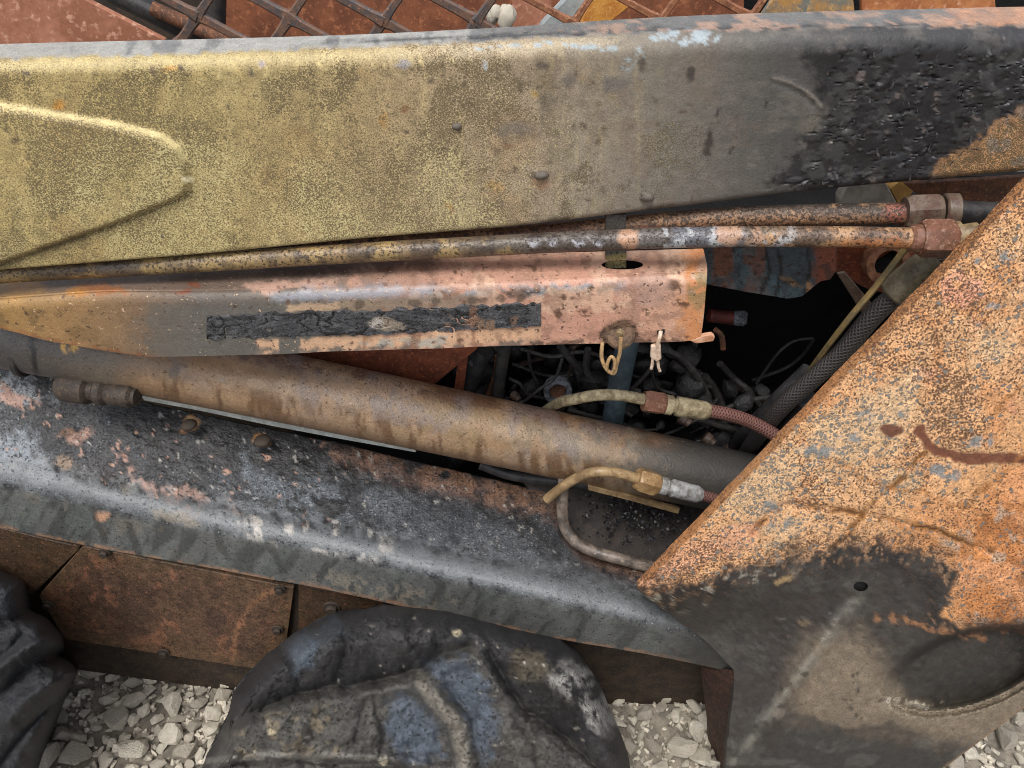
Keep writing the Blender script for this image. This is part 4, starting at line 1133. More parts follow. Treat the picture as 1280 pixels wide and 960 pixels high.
for i in range(620):
    u_ = rng.normal(800, 38); v_ = rng.normal(640, 20)
    if not (705 < u_ < 885 and 612 < v_ < 700 and (u_ - 690) * .62 + 600 > v_ - 50): continue
    t = (v_ - 590) / 130
    r_ = rng.uniform(.0014, .005) * (1.2 if rng.random() < .2 else .8)
    add_me(shards[i % 8], P(u_, v_, .075 - .125 * t) + np.array([0, 0, .003]), rng.uniform(0, 6, 3), (r_, r_ * rng.uniform(.5, 1.2), r_ * .7))
ch_ = link('charred_debris', mesh('charred_debris', V, Fc), plain('glossy_char', (20, 20, 22), (34, 33, 36), (56, 56, 62), sc=300, rough=.42, spec=.5), None, False)
tag(ch_, 'black glossy crumbs of charred plastic heaped on the ledge', 'debris', kind='stuff')

# burnt cables and posts deep in the bay
M_wire = plain('charred_cable', (42, 40, 40), (60, 57, 55), (88, 78, 70), sc=120, rough=.55, t2=.6)
M_wire2 = plain('burnt_copper_cable', (92, 70, 58), (66, 54, 48), (128, 100, 80), sc=120, rough=.55, t2=.6)
M_teal = plain('sooty_teal_rod', (66, 84, 92), (50, 64, 72), (92, 100, 100), sc=60, rough=.6, t2=.65)
tube('rod', [P(786, 420, .10), P(776, 470, .10), P(762, 545, .10)], RW(776, 470, .10, 14), M_teal, loader, n=20, sides=20)['label'] = 'thick blue grey rod behind the channel'
tube('rod', [P(632, 430, .13), P(625, 470, .13), P(620, 520, .13)], RW(625, 470, .13, 8), M_dark, loader, n=12, sides=14)
flat_poly('bracket_strip', [(573, 445), (586, 440), (578, 500), (566, 500)], .12, .004, M_rust, loader)
tube('hose', [P(606, 438, .14), P(590, 470, .14), P(578, 510, .14)], RW(590, 470, .14, 12), M_black, loader, n=14)
tube('pipe', [P(622, 445, .15), P(619, 470, .15), P(610, 495, .15), P(606, 515, .15)], RW(615, 470, .15, 4), M_rust2, loader, n=16, sides=10)
cabs = [((700, 432, .16), (716, 452, .16), (735, 470, .17), (752, 486, .17)), ((735, 436, .15), (733, 462, .15), (745, 477, .15), (770, 482, .16), (800, 490, .16)), ((660, 440, .17), (664, 462, .17), (672, 480, .17), (677, 500, .17)),
        ((636, 473, .14), (650, 480, .14), (660, 493, .14), (690, 500, .15), (720, 512, .15)), ((710, 512, .13), (740, 520, .13), (770, 527, .13), (800, 540, .13)), ((816, 440, .12), (816, 470, .13), (825, 486, .14), (850, 494, .14)),
        ((840, 455, .2), (862, 470, .2), (880, 490, .2)), ((640, 455, .22), (690, 470, .21), (760, 465, .2), (840, 480, .22)), ((700, 545, .12), (760, 540, .13), (830, 550, .12), (900, 566, .1)),
        ((760, 440, .22), (800, 462, .22), (820, 500, .2), (860, 520, .18), (930, 540, .17)), ((880, 470, .2), (900, 500, .2), (905, 540, .18)), ((600, 440, .2), (612, 470, .2), (605, 510, .2)),
        ((680, 520, .16), (720, 500, .17), (760, 505, .16), (790, 520, .15)), ((650, 436, .2), (690, 446, .2), (730, 440, .2), (780, 452, .21), (830, 440, .21))]
for i, q in enumerate(cabs):
    tube('cable', [P(*k) for k in q], RW(700, 480, .15, (5, 4.5, 2.2, 2.4, 3, 2.2, 6, 2.5, 4, 5, 6, 4, 3, 3)[i]), M_wire, loader, n=28, sides=8)
wr = np.random.default_rng(21)
for i in range(26):
    if i < 19: u_, v_, y_ = wr.uniform(575, 900), wr.uniform(435, 560), wr.uniform(.10, .28)
    else: u_, v_, y_ = wr.uniform(870, 960), wr.uniform(470, 560), wr.uniform(.12, .28)
    a_ = wr.uniform(-1.2, 1.2); q = []
    for k in range(5):
        q.append(P(u_, v_, y_)); u_ += 24 * math.cos(a_); v_ += 24 * math.sin(a_); a_ += wr.normal(0, .28); y_ += wr.normal(0, .008)
    tube('cable', q, RW(700, 480, .15, wr.choice([1.6, 2, 2.6, 3.2, 4.5])), M_wire if wr.random() < .75 else M_wire2, loader, n=26, sides=8)
for (x, y, r_, l_) in ((905, 560, 9, 26), (880, 545, 8, 20), (925, 520, 7, 18), (850, 520, 8, 20), (640, 492, 6, 16)):
    lathe('plug', P(x, y, .13), P(x + l_ * .6, y + l_ * .5, .12), [(0, RW(x, y, .13, r_ * .7)), (.1, RW(x, y, .13, r_)), (.6, RW(x, y, .13, r_)), (.65, RW(x, y, .13, r_ * .75)), (1, RW(x, y, .13, r_ * .7))], M_wire2, loader, 14)
V = []; Fc = []
lumps = [lump(2, i, .35) for i in range(5)]
for i in range(190):
    u_ = rng.uniform(570, 1000); v_ = rng.uniform(430, 600); y_ = rng.uniform(.13, .33)
    if u_ > 880 and v_ < 480: continue
    r_ = rng.uniform(.005, .024)
    add_me(lumps[i % 5], P(u_, v_, y_), rng.uniform(0, 6, 3), (r_, r_ * rng.uniform(.6, 1), r_ * rng.uniform(.5, 1)))
o_ = link('burnt_wiring_remains', mesh('burnt_wiring_remains', V, Fc), plain('char_lumps', (26, 26, 27), (42, 41, 42), (66, 63, 62), sc=60, sc2=260, rough=.5, bdist=.004), None)
tag(o_, 'lumpy black remains of burnt wiring deep in the engine bay', 'debris', kind='stuff')
M_ash = plain('white_ash', (120, 124, 132), (70, 72, 78), (24, 24, 26), sc=120, rough=.8)
ring('burnt_port', P(697, 487, .15), (0, -1, .2), .021, .013, .008, M_ash, loader)['label'] = 'ash whitened ring around a rusty opening'
lathe('port_cup', P(697, 488, .153), P(697, 488, .158), [(0, .0125), (1, .0125)], M_rust2, loader)
tube('connector', [P(886, 394, .2), P(920, 398, .2)], .010, plain('faded_red_plastic', (110, 44, 34), (80, 34, 28), sc=80, rough=.6), loader, n=6, sides=12)
lathe('connector_tip', P(918, 397, .2), P(934, 398, .195), [(0, .011), (.7, .012), (1, .008)], M_ash, loader, 8)
tube('clip', [P(894, 412, .15), P(902, 420, .15), P(904, 436, .15)], .004, M_rust2, loader, n=8, sides=8)

#===HOSES
M_cream = plain('scaled_cream_tube', (158, 144, 110), (114, 98, 70), (58, 48, 38), sc=90, sc2=260, rough=.6, t2=.6)
M_braid = braid('black_braid', (40, 36, 35), (76, 70, 67), 13, .0065, .5)
M_rbraid = braid('red_braid', (66, 36, 30), (146, 92, 80), 6, .0042, .65)
Yh = .02
l1 = tube('brake_line', [P(660, 534, .13), P(680, 515, .10), P(700, 503, .06), P(718, 499, .035), P(745, 494, Yh), P(775, 494, Yh), P(808, 500, Yh)], RW(740, 496, Yh, 7.2), M_cream, loader, n=60, sides=18)
l1['label'] = 'scaled cream coloured tube curving out to a braided hose'
hexnut('hex_nut', P(804, 501, Yh), P(831, 505, Yh), RW(818, 503, Yh, 14.5), M_rnut, l1, .2)
lathe('sleeve', P(829, 505, Yh), P(886, 514, Yh), [(0, .0115), (.05, .013), (.18, .013), (.2, .0095), (.26, .0095), (.28, .0125), (.32, .013), (.9, .0125), (1, .010)], M_cream, l1, 24)
tube('braided_hose', [P(883, 513, Yh), P(910, 518, Yh), P(940, 528, Yh), P(972, 546, .01), P(1000, 566, 0)], RW(920, 520, Yh, 8.5), M_rbraid, l1, n=60, sides=18, uv=True)['label'] = 'thin red braided hose'
M_yel = plain('yellowed_tube', (152, 124, 84), (120, 94, 62), (84, 66, 46), sc=60, sc2=240, rough=.38, t2=.6)
Yh2 = -.03
l2 = tube('brake_line', [P(684, 624, -.01), P(700, 611, -.015), P(722, 597, -.02), P(745, 590, Yh2), P(770, 591, Yh2), P(800, 599, Yh2)], RW(740, 596, Yh2, 6.6), M_yel, loader, n=60, sides=18)
l2['label'] = 'yellowed tube bending over the lower edge of the cylinder'
M_ynut = plain('yellow_brass_nut', (156, 122, 76), (128, 94, 54), (96, 72, 44), sc=100, rough=.4, spec=.6)
M_silver = plain('galvanised_sleeve', (158, 160, 160), (108, 104, 98), (146, 106, 66), sc=90, sc2=160, rough=.4, spec=.6, t2=.66)
hexnut('hex_nut', P(796, 598, Yh2), P(822, 606, Yh2), RW(808, 602, Yh2, 15.5), M_ynut, l2, .5)
lathe('sleeve', P(820, 605, Yh2), P(876, 619, Yh2), [(0, .010), (.06, .0118), (.22, .0118), (.25, .0095), (.33, .0095), (.36, .012), (.9, .0118), (1, .009)], M_silver, l2, 24)
tube('braided_hose', [P(873, 618, Yh2), P(898, 625, Yh2 + .005), P(930, 634, Yh2 + .02)], RW(890, 622, Yh2, 7), M_rbraid, l2, n=30, sides=16, uv=True)['label'] = 'stub of red braided hose'
M_lpipe = plain('scorched_pipe', (116, 102, 90), (72, 64, 58), (160, 142, 124), sc=60, sc2=240, rough=.32, t2=.6)
tube('return_pipe', [P(705, 598, .0), P(703, 630, -.01), P(705, 655, -.02), P(718, 676, -.035), P(742, 689, -.045), P(780, 700, -.055), P(830, 713, -.06)], RW(730, 670, -.03, 7.4), M_lpipe, loader, n=70, sides=18)['label'] = 'dark scorched pipe bending along the cut-out'
flat_poly('bracket_strip', [(735, 607), (790, 620), (850, 637), (848, 643), (790, 627), (735, 613)], -.005, .006, M_yel, loader)
tube('hose', [P(600, 580, .06), P(640, 594, .05), P(690, 600, .03), P(740, 606, .02), P(790, 616, .01)], RW(690, 600, .03, 7), M_black, loader, n=40)

hb = tube('pressure_hose', [P(1200, 300, .0), P(1140, 352, .0), P(1095, 391, .003), P(1052, 441, .006), P(1010, 479, .01), P(976, 510, .02), P(948, 544, .055), P(930, 572, .11), P(922, 600, .17)], RW(1040, 450, .01, 12), M_braid, loader, n=110, sides=28, uv=True)
hb['label'] = 'thick black braided hose running behind the side plate'
M_olive = plain('olive_ferrule', (116, 106, 82), (92, 82, 62), (66, 54, 40), sc=60, sc2=260, rough=.55, t2=.57)
lathe('ferrule', P(1114, 368, .002), P(1172, 322, -.004), [(0, RW(1140, 350, 0, 18)), (.05, RW(1140, 350, 0, 21)), (.95, RW(1140, 350, 0, 21)), (1, .017)], M_olive, hb, 32)
tube('pressure_hose', [P(1010, 462, .04), P(972, 498, .05), P(938, 534, .08), P(916, 562, .13), P(900, 600, .18)], RW(960, 545, .02, 9), M_black, loader, n=40, sides=18)
tube('pressure_hose', [P(1010, 500, .03), P(976, 545, .06), P(950, 575, .11), P(930, 620, .17)], RW(960, 545, .02, 15), M_black, loader, n=40, sides=20)
M_ystrap = plain('yellow_strap', (138, 112, 60), (104, 92, 62), (150, 112, 52), sc=40, rough=.6)
tube('plastic_strap', [P(1140, 300, -.012), P(1100, 352, -.010), P(1060, 400, -.008), P(1022, 450, .02), P(1004, 476, .06)], RW(1080, 380, 0, 4), M_ystrap, loader, n=40, sides=6)['label'] = 'thin yellow strap alongside the thick braided hose'

#===HANGING
M_wirey = plain('brassy_wire', (178, 140, 90), (140, 110, 72), sc=200, rough=.4, spec=.6)
V = []; Fc = []
def addtube(path, r, sides=8):
    v, f, _ = tube_data(path, r, sides); o = len(V); V.extend(v); Fc.extend([tuple(o + i for i in q) for q in f])
addtube(catmull([P(753, 428, -.05), P(752, 446, -.056), P(756, 458, -.058), P(762, 465, -.058), P(768, 466, -.058), P(771, 455, -.056), P(775, 440, -.055), P(776, 422, -.052)], 40), .0022)
addtube(catmull([P(758, 462, -.06), P(760, 452, -.061), P(764, 446, -.061), P(768, 450, -.061), P(768, 460, -.061), P(764, 467, -.06)], 24), .002)
wl = link('wire_loop', mesh('wire_loop', V, Fc), M_wirey)
tag(wl, 'thin brassy wire loop hanging from the bolt hole of the support channel', 'wire')
V = []; Fc = []
tp = bpy.data.objects.new('hanging_clip', None); tp.location = P(822, 436, -.05); COL.objects.link(tp)
tag(tp, 'small pale metal clip dangling from a hole near the channel end', 'clip')
M_tag = plain('pale_tag_metal', (206, 180, 156), (172, 142, 116), sc=120, rough=.5)
V, Fc, _ = tube_data(catmull([P(826, 414, -.046), P(825, 420, -.05), P(822, 430, -.052), P(820, 438, -.05)], 14), .0022, 8)
link('hook', mesh('hook', V, Fc), M_tag, tp)
flat_poly('clip_body', [(814, 433), (826, 431), (827, 449), (821, 453), (813, 447)], -.053, .005, M_tag, tp)
for q in ([P(816, 447, -.05), P(815, 456, -.05), P(814, 461, -.05)], [P(822, 449, -.05), P(823, 458, -.05), P(825, 464, -.05)]):
    v, f, _ = tube_data(catmull(q, 8), .0018, 6); link('prong', mesh('prong', v, f), M_tag, tp)
lathe('pin_hole', P(826, 414, -.0425), P(826, 414, -.0431), [(0, .0045), (1, .0045)], M_soot, channel, 12)

#===CASE
M_case = burnt('rusted_case_cover', pit=(58, 38, 26), fleck=(150, 92, 62), pscale=220, fscale=260, grain=.9, bdist=.0014)
def case_Y(u): return -.035 - .03 * np.asarray(u) / 400
def paint_case(c):
    u, v = c.u, c.v
    c.c[:] = s(92, 66, 48); c.pit[:] = .36; c.fl[:] = .24; c.ro[:] = .55; c.bp[:] = .5
    c.mix(sst(.45, .62, c.noise(50, 4, 2)), (106, 70, 52), .7)
    c.mix(sst(.5, .65, c.noise(30, 4, 5)), (70, 50, 38), .7)
    c.mix(sst(.55, .68, c.noise(20, 4, 7)), (150, 94, 66), .5)
    c.mix(1 - sst(0, 26, c.sd_poly([(104, 683), (367, 733), (358, 800), (317, 836), (81, 798), (49, 745)])), (92, 72, 46), .6)
    c.mix(c.line([(345, 735), (315, 755), (295, 790), (290, 825)], 3, .7, True), (148, 100, 66), .6)
top_l = [(49, 745), (104, 683), (367, 735)]; bot_l = [(49, 746), (81, 799), (317, 836), (358, 801), (367, 736)]
cov = dense_poly('cover_plate', (top_l, bot_l), lambda u, v: case_Y(u) - .006, .006, M_case, loader, 3)
coat(cov, paint_case, sd=19)
cov['label'] = 'bolted brown rusted cover plate below the beam'
c2 = dense_poly('cover_plate', ([(-60, 645), (0, 660), (99, 684)], [(-60, 760), (0, 755), (44, 740), (99, 686)]), lambda u, v: case_Y(u) - .003, .006, M_case, loader, 4)
coat(c2, lambda c: (paint_case(c), c.mul(np.full(len(c.u), .62))), sd=21)
c3 = dense_poly('cover_plate', ([(373, 730), (480, 752)], [(373, 830), (480, 850)]), lambda u, v: case_Y(u) - .006, .006, M_case, loader, 4)
coat(c3, lambda c: (paint_case(c), c.mul(np.full(len(c.u), .55))), sd=23)
M_cased = plain('dark_rusty_case', (58, 46, 34), (42, 34, 28), (84, 62, 40), sc=40, sc2=220, rough=.65)
us = np.linspace(-80, 905, 30); vs_ = np.linspace(0, 1, 8)
tv = lerp(us, [-80, 0, 430, 905], [640, 655, 738, 830]); bv = lerp(us, [-80, 80, 300, 905], [812, 836, 866, 935])
uu = np.repeat(us[:, None], 8, 1); vv = tv[:, None] * (1 - vs_) + bv[:, None] * vs_
case = slab('chain_case', P(uu, vv, case_Y(np.minimum(uu, 620)) + .004), .30, M_cased, loader, .004)
bm = bmesh.new()
for (sg, r0, r1, h0, h1) in ((16, 1.0, .93, 0, .28), (6, .70, .64, .26, .85)):
    bmesh.ops.create_cone(bm, cap_ends=True, segments=sg, radius1=r0, radius2=r1, depth=h1 - h0, matrix=Matrix.Rotation(math.pi / 2, 4, 'X') @ Matrix.Translation((0, 0, (h0 + h1) / 2)))
bmesh.ops.bevel(bm, geom=list(bm.edges), offset=.05, segments=1, affect='EDGES', clamp_overlap=True)
me_b = bpy.data.meshes.new('bolt'); bm.to_mesh(me_b); bm.free()
for (x, y) in ((131, 690), (350, 736), (347, 786), (205, 815), (60, 755)):
    b_ = link('bolt', me_b, M_fit, cov); b_.location = P(x, y, float(case_Y(x)) - .009); k = RW(x, y, -.04, 7.5); b_.scale = (k, k, k); b_.rotation_euler = (0, random.random() * 3, 0)
b_ = link('bolt', me_b, M_fit, c3); b_.location = P(415, 758, float(case_Y(415)) - .006); k = RW(415, 758, -.04, 11); b_.scale = (k, k * .9, k)
# upright bracket left of the side plate
flat_poly('upright_bracket', [(876, 836), (918, 842), (915, 880), (908, 975), (888, 990), (884, 900)], [-.14, -.20, -.20, -.20, -.14, -.14], .006, plain('maroon_rust', (74, 48, 38), (50, 36, 30), (128, 80, 56), sc=70, rough=.7), loader)

#===TYRES
M_tyre = burnt('burnt_rubber', pit=(22, 22, 24), fleck=(120, 116, 108), pscale=260, fscale=420, grain=.5, gscale=900, bdist=.0022, spec=.35)
def folds(u, v, sd):
    """relief helpers for slumped rubber"""
    k = Coat(u, v, (0, 0, 0), warp=5, sd=sd, wsc=22)
    def crease(pts, w, d): return -d * np.exp(-k.dist(pts) / w)
    def ridge(pts, w, h): return h * np.exp(-(k.dist(pts) / w) ** 2)
    return k, crease, ridge
top = [(248, 972), (258, 942), (272, 922), (286, 893), (291, 868), (308, 846), (335, 815), (370, 788), (420, 765), (480, 752), (560, 760), (640, 782), (700, 795), (725, 815), (750, 850), (770, 900), (785, 940), (792, 975), (797, 1000)]
us = np.linspace(248, 797, 230)
tv = np.interp(us, [q[0] for q in top], [q[1] for q in top]) + (fbm(us, us * 0, 42, 4, 5) - .5) * 15; bv = np.full_like(us, 1015)
w_ = np.linspace(0, 1, 120) ** 1.15
uu = np.repeat(us[:, None], 120, 1); vv = tv[:, None] * (1 - w_) + bv[:, None] * w_
u, v = uu.ravel(), vv.ravel()
k, crease, ridge = folds(u, v, 31)
edge_d = k.sd_poly(top + [(797, 1030), (248, 1030)], True)
main_c = [(282, 902), (329, 886), (366, 869), (430, 857), (484, 848), (526, 836), (556, 814), (590, 806)]
right_c = [(610, 815), (632, 850), (650, 880), (697, 916), (757, 966), (790, 1010)]
h = .05 * (1 - np.exp(-np.maximum(edge_d, 0) / 26))
h = h + ridge([(300, 880), (350, 832), (420, 802), (500, 794), (570, 800), (640, 820)], 26, .022)
h = h + ridge([(690, 838), (722, 868), (745, 915), (765, 970)], 26, .024)
h = h + crease(main_c, 9, .034) + crease(right_c, 8, .032)
lip = [(p[0] + 4, p[1] + 15) for p in main_c]
h = h + ridge(lip, 10, .007)
h = h + ridge([(528, 852), (543, 880), (572, 908), (582, 950), (580, 1000)], 11, .009) + ridge([(610, 850), (640, 890), (655, 930), (660, 1000)], 22, .012)
h = h - .014 * k.poly([(484, 872), (510, 862), (532, 885), (556, 915), (560, 950), (520, 958), (490, 940), (478, 905)], 9)
h = h - .008 * k.poly([(545, 835), (590, 826), (608, 850), (622, 900), (612, 960), (592, 930), (582, 890), (556, 862)], 10)
h = h + crease([(468, 872), (480, 915), (478, 945)], 4, .012) + crease([(648, 905), (670, 936), (678, 1000)], 4, .010) + crease([(560, 858), (590, 900), (600, 960)], 4, .010)
for x in (306, 330, 356, 384, 412, 440):
    h = h + crease([(x + 22, 890 - (x - 306) * .12), (x + 6, 915), (x, 944)], 6, .006)
h = h + ridge([(254, 958), (300, 946), (370, 943), (480, 945), (530, 955)], 6, .007) + crease([(256, 968), (300, 956), (370, 953), (480, 956), (530, 966)], 3, .012)
for pts in ([(350, 815), (372, 840), (376, 862)], [(430, 775), (436, 810), (420, 850)], [(520, 765), (512, 800), (530, 828)], [(600, 780), (620, 815)], [(700, 815), (690, 850), (712, 900)], [(745, 870), (725, 885), (715, 920)]):
    h = h + crease(pts, 4.5, .011)
h = h + (fbm(u, v, 40, 4, 8) - .5) * .026 + (fbm(u, v, 8, 3, 12) - .5) * .0045
n_ = np.abs(fbm(u + .4 * v, v, 26, 3, 17) - .5); h = h - .005 * (1 - sst(0, .03, n_))
crust = k.blob(716, 852, 30, 26, 20, .5) + k.blob(758, 892, 25, 26, 30, .5)
h = h + crust * (.014 + (fbm(u, v, 6, 3, 19) - .4) * .016) + (fbm(u, v, 15, 3, 41) - .5) * .006
Yb = lerp(v, [745, 1015], [-.155, -.285]) + .09 * np.exp(-np.maximum(edge_d, 0) / 7)
tyre = slab('tyre', P(u, v, Yb - .72 * h).reshape(uu.shape + (3,)), .24, M_tyre, loader, .001, back=(-.02, .48, -.87), sharp=0)
tyre['label'] = 'collapsed burnt tyre with deep folds, blue grey patches and ash white crust'
def paint_tyre(c):
    u, v = c.u, c.v
    c.c[:] = s(44, 43, 45); c.pit[:] = .34; c.fl[:] = .22; c.ro[:] = .58; c.bp[:] = .8
    c.mix(sst(.45, .6, c.noise(40, 4, 2)), (58, 57, 57), .6)
    low = c.poly(main_c + [(620, 850), (650, 880), (697, 916), (757, 966), (790, 1030), (240, 1030)], 9)
    c.mix(low, (88, 85, 79), .75, fl=.3)
    c.mix(low * sst(.48, .6, c.noise(26, 4, 5)), (62, 60, 57), .7)
    for pl in ([(484, 872), (510, 862), (532, 885), (552, 915), (555, 945), (520, 952), (490, 940), (478, 905)], [(528, 828), (580, 822), (608, 850), (622, 900), (612, 960), (590, 930), (582, 890), (552, 855)], [(380, 790), (400, 800), (395, 830), (370, 840), (362, 815)]):
        c.mix(c.poly(pl, 10), (80, 92, 108), .75, fl=.28)
    c.mix(c.poly([(350, 800), (420, 770), (430, 790), (370, 840)], 10), (70, 80, 90), .5, fl=.4)
    c.mix(c.line([(528, 852), (543, 880), (572, 908), (582, 950), (580, 1000)], 9, .5), (122, 116, 104), .8)
    for x, y, rx, ry, r_ in ((716, 852, 27, 22, 20), (758, 892, 22, 23, 30), (735, 880, 22, 8, 40)):
        c.mix(c.blob(x, y, rx, ry, r_, .4) * sst(.3, .48, c.noise(8, 3, 9)), (168, 165, 160), .9, fl=.5, bp=1.0)
    c.mix(c.blob(662, 832, 26, 22), (88, 78, 58), .6); c.mix(c.blob(690, 880, 40, 18, 40), (32, 30, 30), .7)
    for x, y in ((341, 917), (480, 950), (573, 792)): c.mix(c.blob(x, y, 5, 4, 0, .3), (180, 168, 136), .9)
    for _ in range(60):
        x, y = rng.uniform(300, 760), rng.uniform(770, 955); c.mix(c.blob(x, y, rng.uniform(1, 2.4), rng.uniform(1, 2), 0, .5), (170, 162, 148), rng.uniform(.4, .9))
    c.mix(c.line([(258, 952), (340, 944), (480, 946)], 4, .5), (132, 128, 120), .6)
    c.mix(c.poly([(300, 905), (420, 885), (420, 940), (300, 940)], 14) * sst(.52, .6, c.noise(20, 3, 21)), (150, 132, 100), .4)
coat(tyre, paint_tyre, sd=25, warp=5)

vs = np.linspace(703, 1000, 130)
xr = np.interp(vs, [703, 714, 727, 760, 772, 793, 808, 818, 828, 840, 868, 910, 947, 1000], [-20, 4, 30, 35, 58, 77, 79, 71, 88, 97, 84, 67, 54, 40]) + (fbm(vs, vs * 0, 20, 3, 6) - .5) * 5
t_ = 1 - np.linspace(1, 0, 90) ** 1.3
uu = -110 * (1 - t_) + xr[:, None] * t_; vv = np.repeat(vs[:, None], 90, 1); u, v = uu.ravel(), vv.ravel()
k, crease, ridge = folds(u, v, 37)
edge_d = k.sd_poly([(-200, 690), (-20, 703), (4, 714), (30, 727), (35, 760), (58, 772), (77, 793), (79, 808), (71, 818), (88, 828), (97, 840), (84, 868), (67, 910), (54, 947), (40, 1000), (40, 1050), (-200, 1050)], True)
h = .05 * (1 - np.exp(-np.maximum(edge_d, 0) / 20))
h = h + crease([(36, 766), (8, 778), (-60, 772)], 7, .02) + crease([(73, 820), (40, 834), (0, 866), (-60, 905)], 7, .024) + crease([(84, 868), (50, 895), (22, 928), (-20, 980)], 6, .018) + crease([(30, 790), (0, 827), (-40, 850)], 5, .012)
h = h + ridge([(76, 800), (30, 812), (-10, 842)], 9, .012) + ridge([(92, 846), (50, 862), (10, 898)], 11, .014)
h = h + (fbm(u, v, 34, 4, 8) - .5) * .014 + (fbm(u, v, 8, 3, 12) - .5) * .004
Yb = lerp(v, [703, 1000], [-.13, -.26]) + .08 * np.exp(-np.maximum(edge_d, 0) / 6)
tyre2 = slab('tyre', P(u, v, Yb - .7 * h).reshape(uu.shape + (3,)), .22, M_tyre, loader, .001, back=(-.45, .45, -.77), sharp=0)
tyre2['label'] = 'black burnt tyre with stepped tread lugs and diagonal folds'
def paint_tyre2(c):
    c.c[:] = s(40, 41, 44); c.pit[:] = .34; c.fl[:] = .20; c.ro[:] = .5; c.bp[:] = .8
    c.mix(sst(.5, .62, c.noise(34, 4, 2)), (54, 58, 64), .6)
coat(tyre2, paint_tyre2, sd=27)

#===BACKGROUND
def strip_Y(u, y): return y
M_guard = plain('sooty_guard', (78, 70, 68), (112, 80, 62), (170, 112, 74), sc=60, sc2=260, rough=.55, t2=.6)
M_guard2 = plain('rusty_guard', (150, 92, 58), (118, 70, 44), (182, 124, 82), sc=60, sc2=260, rough=.65)
guard = bpy.data.objects.new('mesh_guard', None)
COL.objects.link(guard); guard.parent = loader; guard.matrix_parent_inverse = Matrix.Translation(-loader.location)
guard['label'] = 'expanded metal side guard above the lift arm, rustier towards one end'
GY = .20
boff = [0]
def bar(u0, v0, u1, v1, wdt, mat):
    a = P(u0, v0, GY); b = P(u1, v1, GY); n_ = 7; boff[0] += 1; off = (boff[0] % 7) * .0006
    path = np.array([a * (1 - t) + b * t for t in np.linspace(0, 1, n_)])
    d = (b - a) / np.linalg.norm(b - a); nrm = np.array([0, -1.0, 0]); w_ = np.cross(d, nrm)
    V = []; r0 = RW(u0, v0, GY, wdt / 2)
    for k, p in enumerate(path):
        e = abs(k - (n_ - 1) / 2) / ((n_ - 1) / 2); r_ = r0 * (1 + .55 * e ** 4)
        for (s1, s2) in ((-1, -.6), (-.7, -1), (.7, -1), (1, -.6), (1, .8), (-1, .8)):
            V.append(p + w_ * s1 * r_ + np.array([0, s2 * .0035 + off, 0]))
    Fc = gridfaces(n_, 6, 0, False, True) + [tuple(range(5, -1, -1)), tuple(range((n_ - 1) * 6, n_ * 6))]
    me = mesh('strand', V, Fc); recalc(me)
    link('strand', me, mat, guard, True, 30)
wide_ = lambda x: 1.0 if x < 620 else .75
nodes = [(131, 18), (247, 20), (362, 23), (479, 27), (596, 27), (717, 30), (826, 26), (940, 22)]
for i, (x, y) in enumerate(nodes):
    mt = M_guard if x < 620 else M_guard2
    if i == 0: continue
    bar(x, y, x - 86, y - 47, 10.5 * wide_(x), mt)
    bar(x, y, x + 31, y - 46, 10 * wide_(x), mt)
    bar(x, y, x + 70, y + 38, 10.5 * wide_(x), mt)
    if x < 620: bar(x, y, x - 24, y + 36, 12, mt)
def back(pts, Y, mat, name, lab=None, par=loader, th=.008):
    o = flat_poly(name, pts, Y, th, mat, par)
    if lab: o['label'] = lab
    return o
M_cab = plain('salmon_burnt_panel', (176, 112, 84), (150, 90, 62), (196, 140, 112), sc=18, sc2=120, rough=.7, bump=.5)
M_cab2 = plain('orange_rust_panel', (140, 78, 46), (112, 60, 36), (164, 96, 58), sc=22, sc2=140, rough=.75, bump=.6)
back([(-80, -60), (30, -60), (108, 0), (206, 50), (206, 110), (-80, 110)], .14, M_cab, 'cab_panel', 'salmon coloured burnt cab panel behind the guard')
back([(262, -60), (930, -60), (930, 120), (262, 120)], .46, M_cab2, 'cab_panel', 'orange rusted cab panel behind the guard')
back([(60, -60), (275, -60), (275, 130), (60, 130)], .50, M_cased, 'cab_panel')
tube('cab_post', [P(272, -40, .38), P(270, 70, .38)], .012, M_dark, loader, n=4)
tube('cab_tube', [P(140, -10, .36), P(200, 20, .36), P(262, 55, .36)], .014, M_black, loader, n=6)
tube('cab_tube', [P(190, 10, .34), P(260, 42, .34), P(300, 62, .34)], .009, M_rust2, loader, n=6)
back([(905, -60), (1420, -60), (1420, 120), (905, 120)], .60, M_soot, 'cab_panel')
back([(965, 0), (985, -40), (1062, -40), (1075, 70), (940, 70), (950, 22)], .23, plain('ochre_teal_plate', (176, 126, 62), (104, 112, 106), (196, 150, 84), sc=36, sc2=140, rough=.7), 'corner_plate', 'ochre and teal stained corner plate')
back([(1076, -40), (1240, -40), (1250, 60), (1078, 70)], .25, plain('orange_corner_plate', (196, 122, 66), (168, 96, 50), (206, 150, 110), sc=30, sc2=140, rough=.7), 'corner_plate', 'bright orange rusted corner plate')
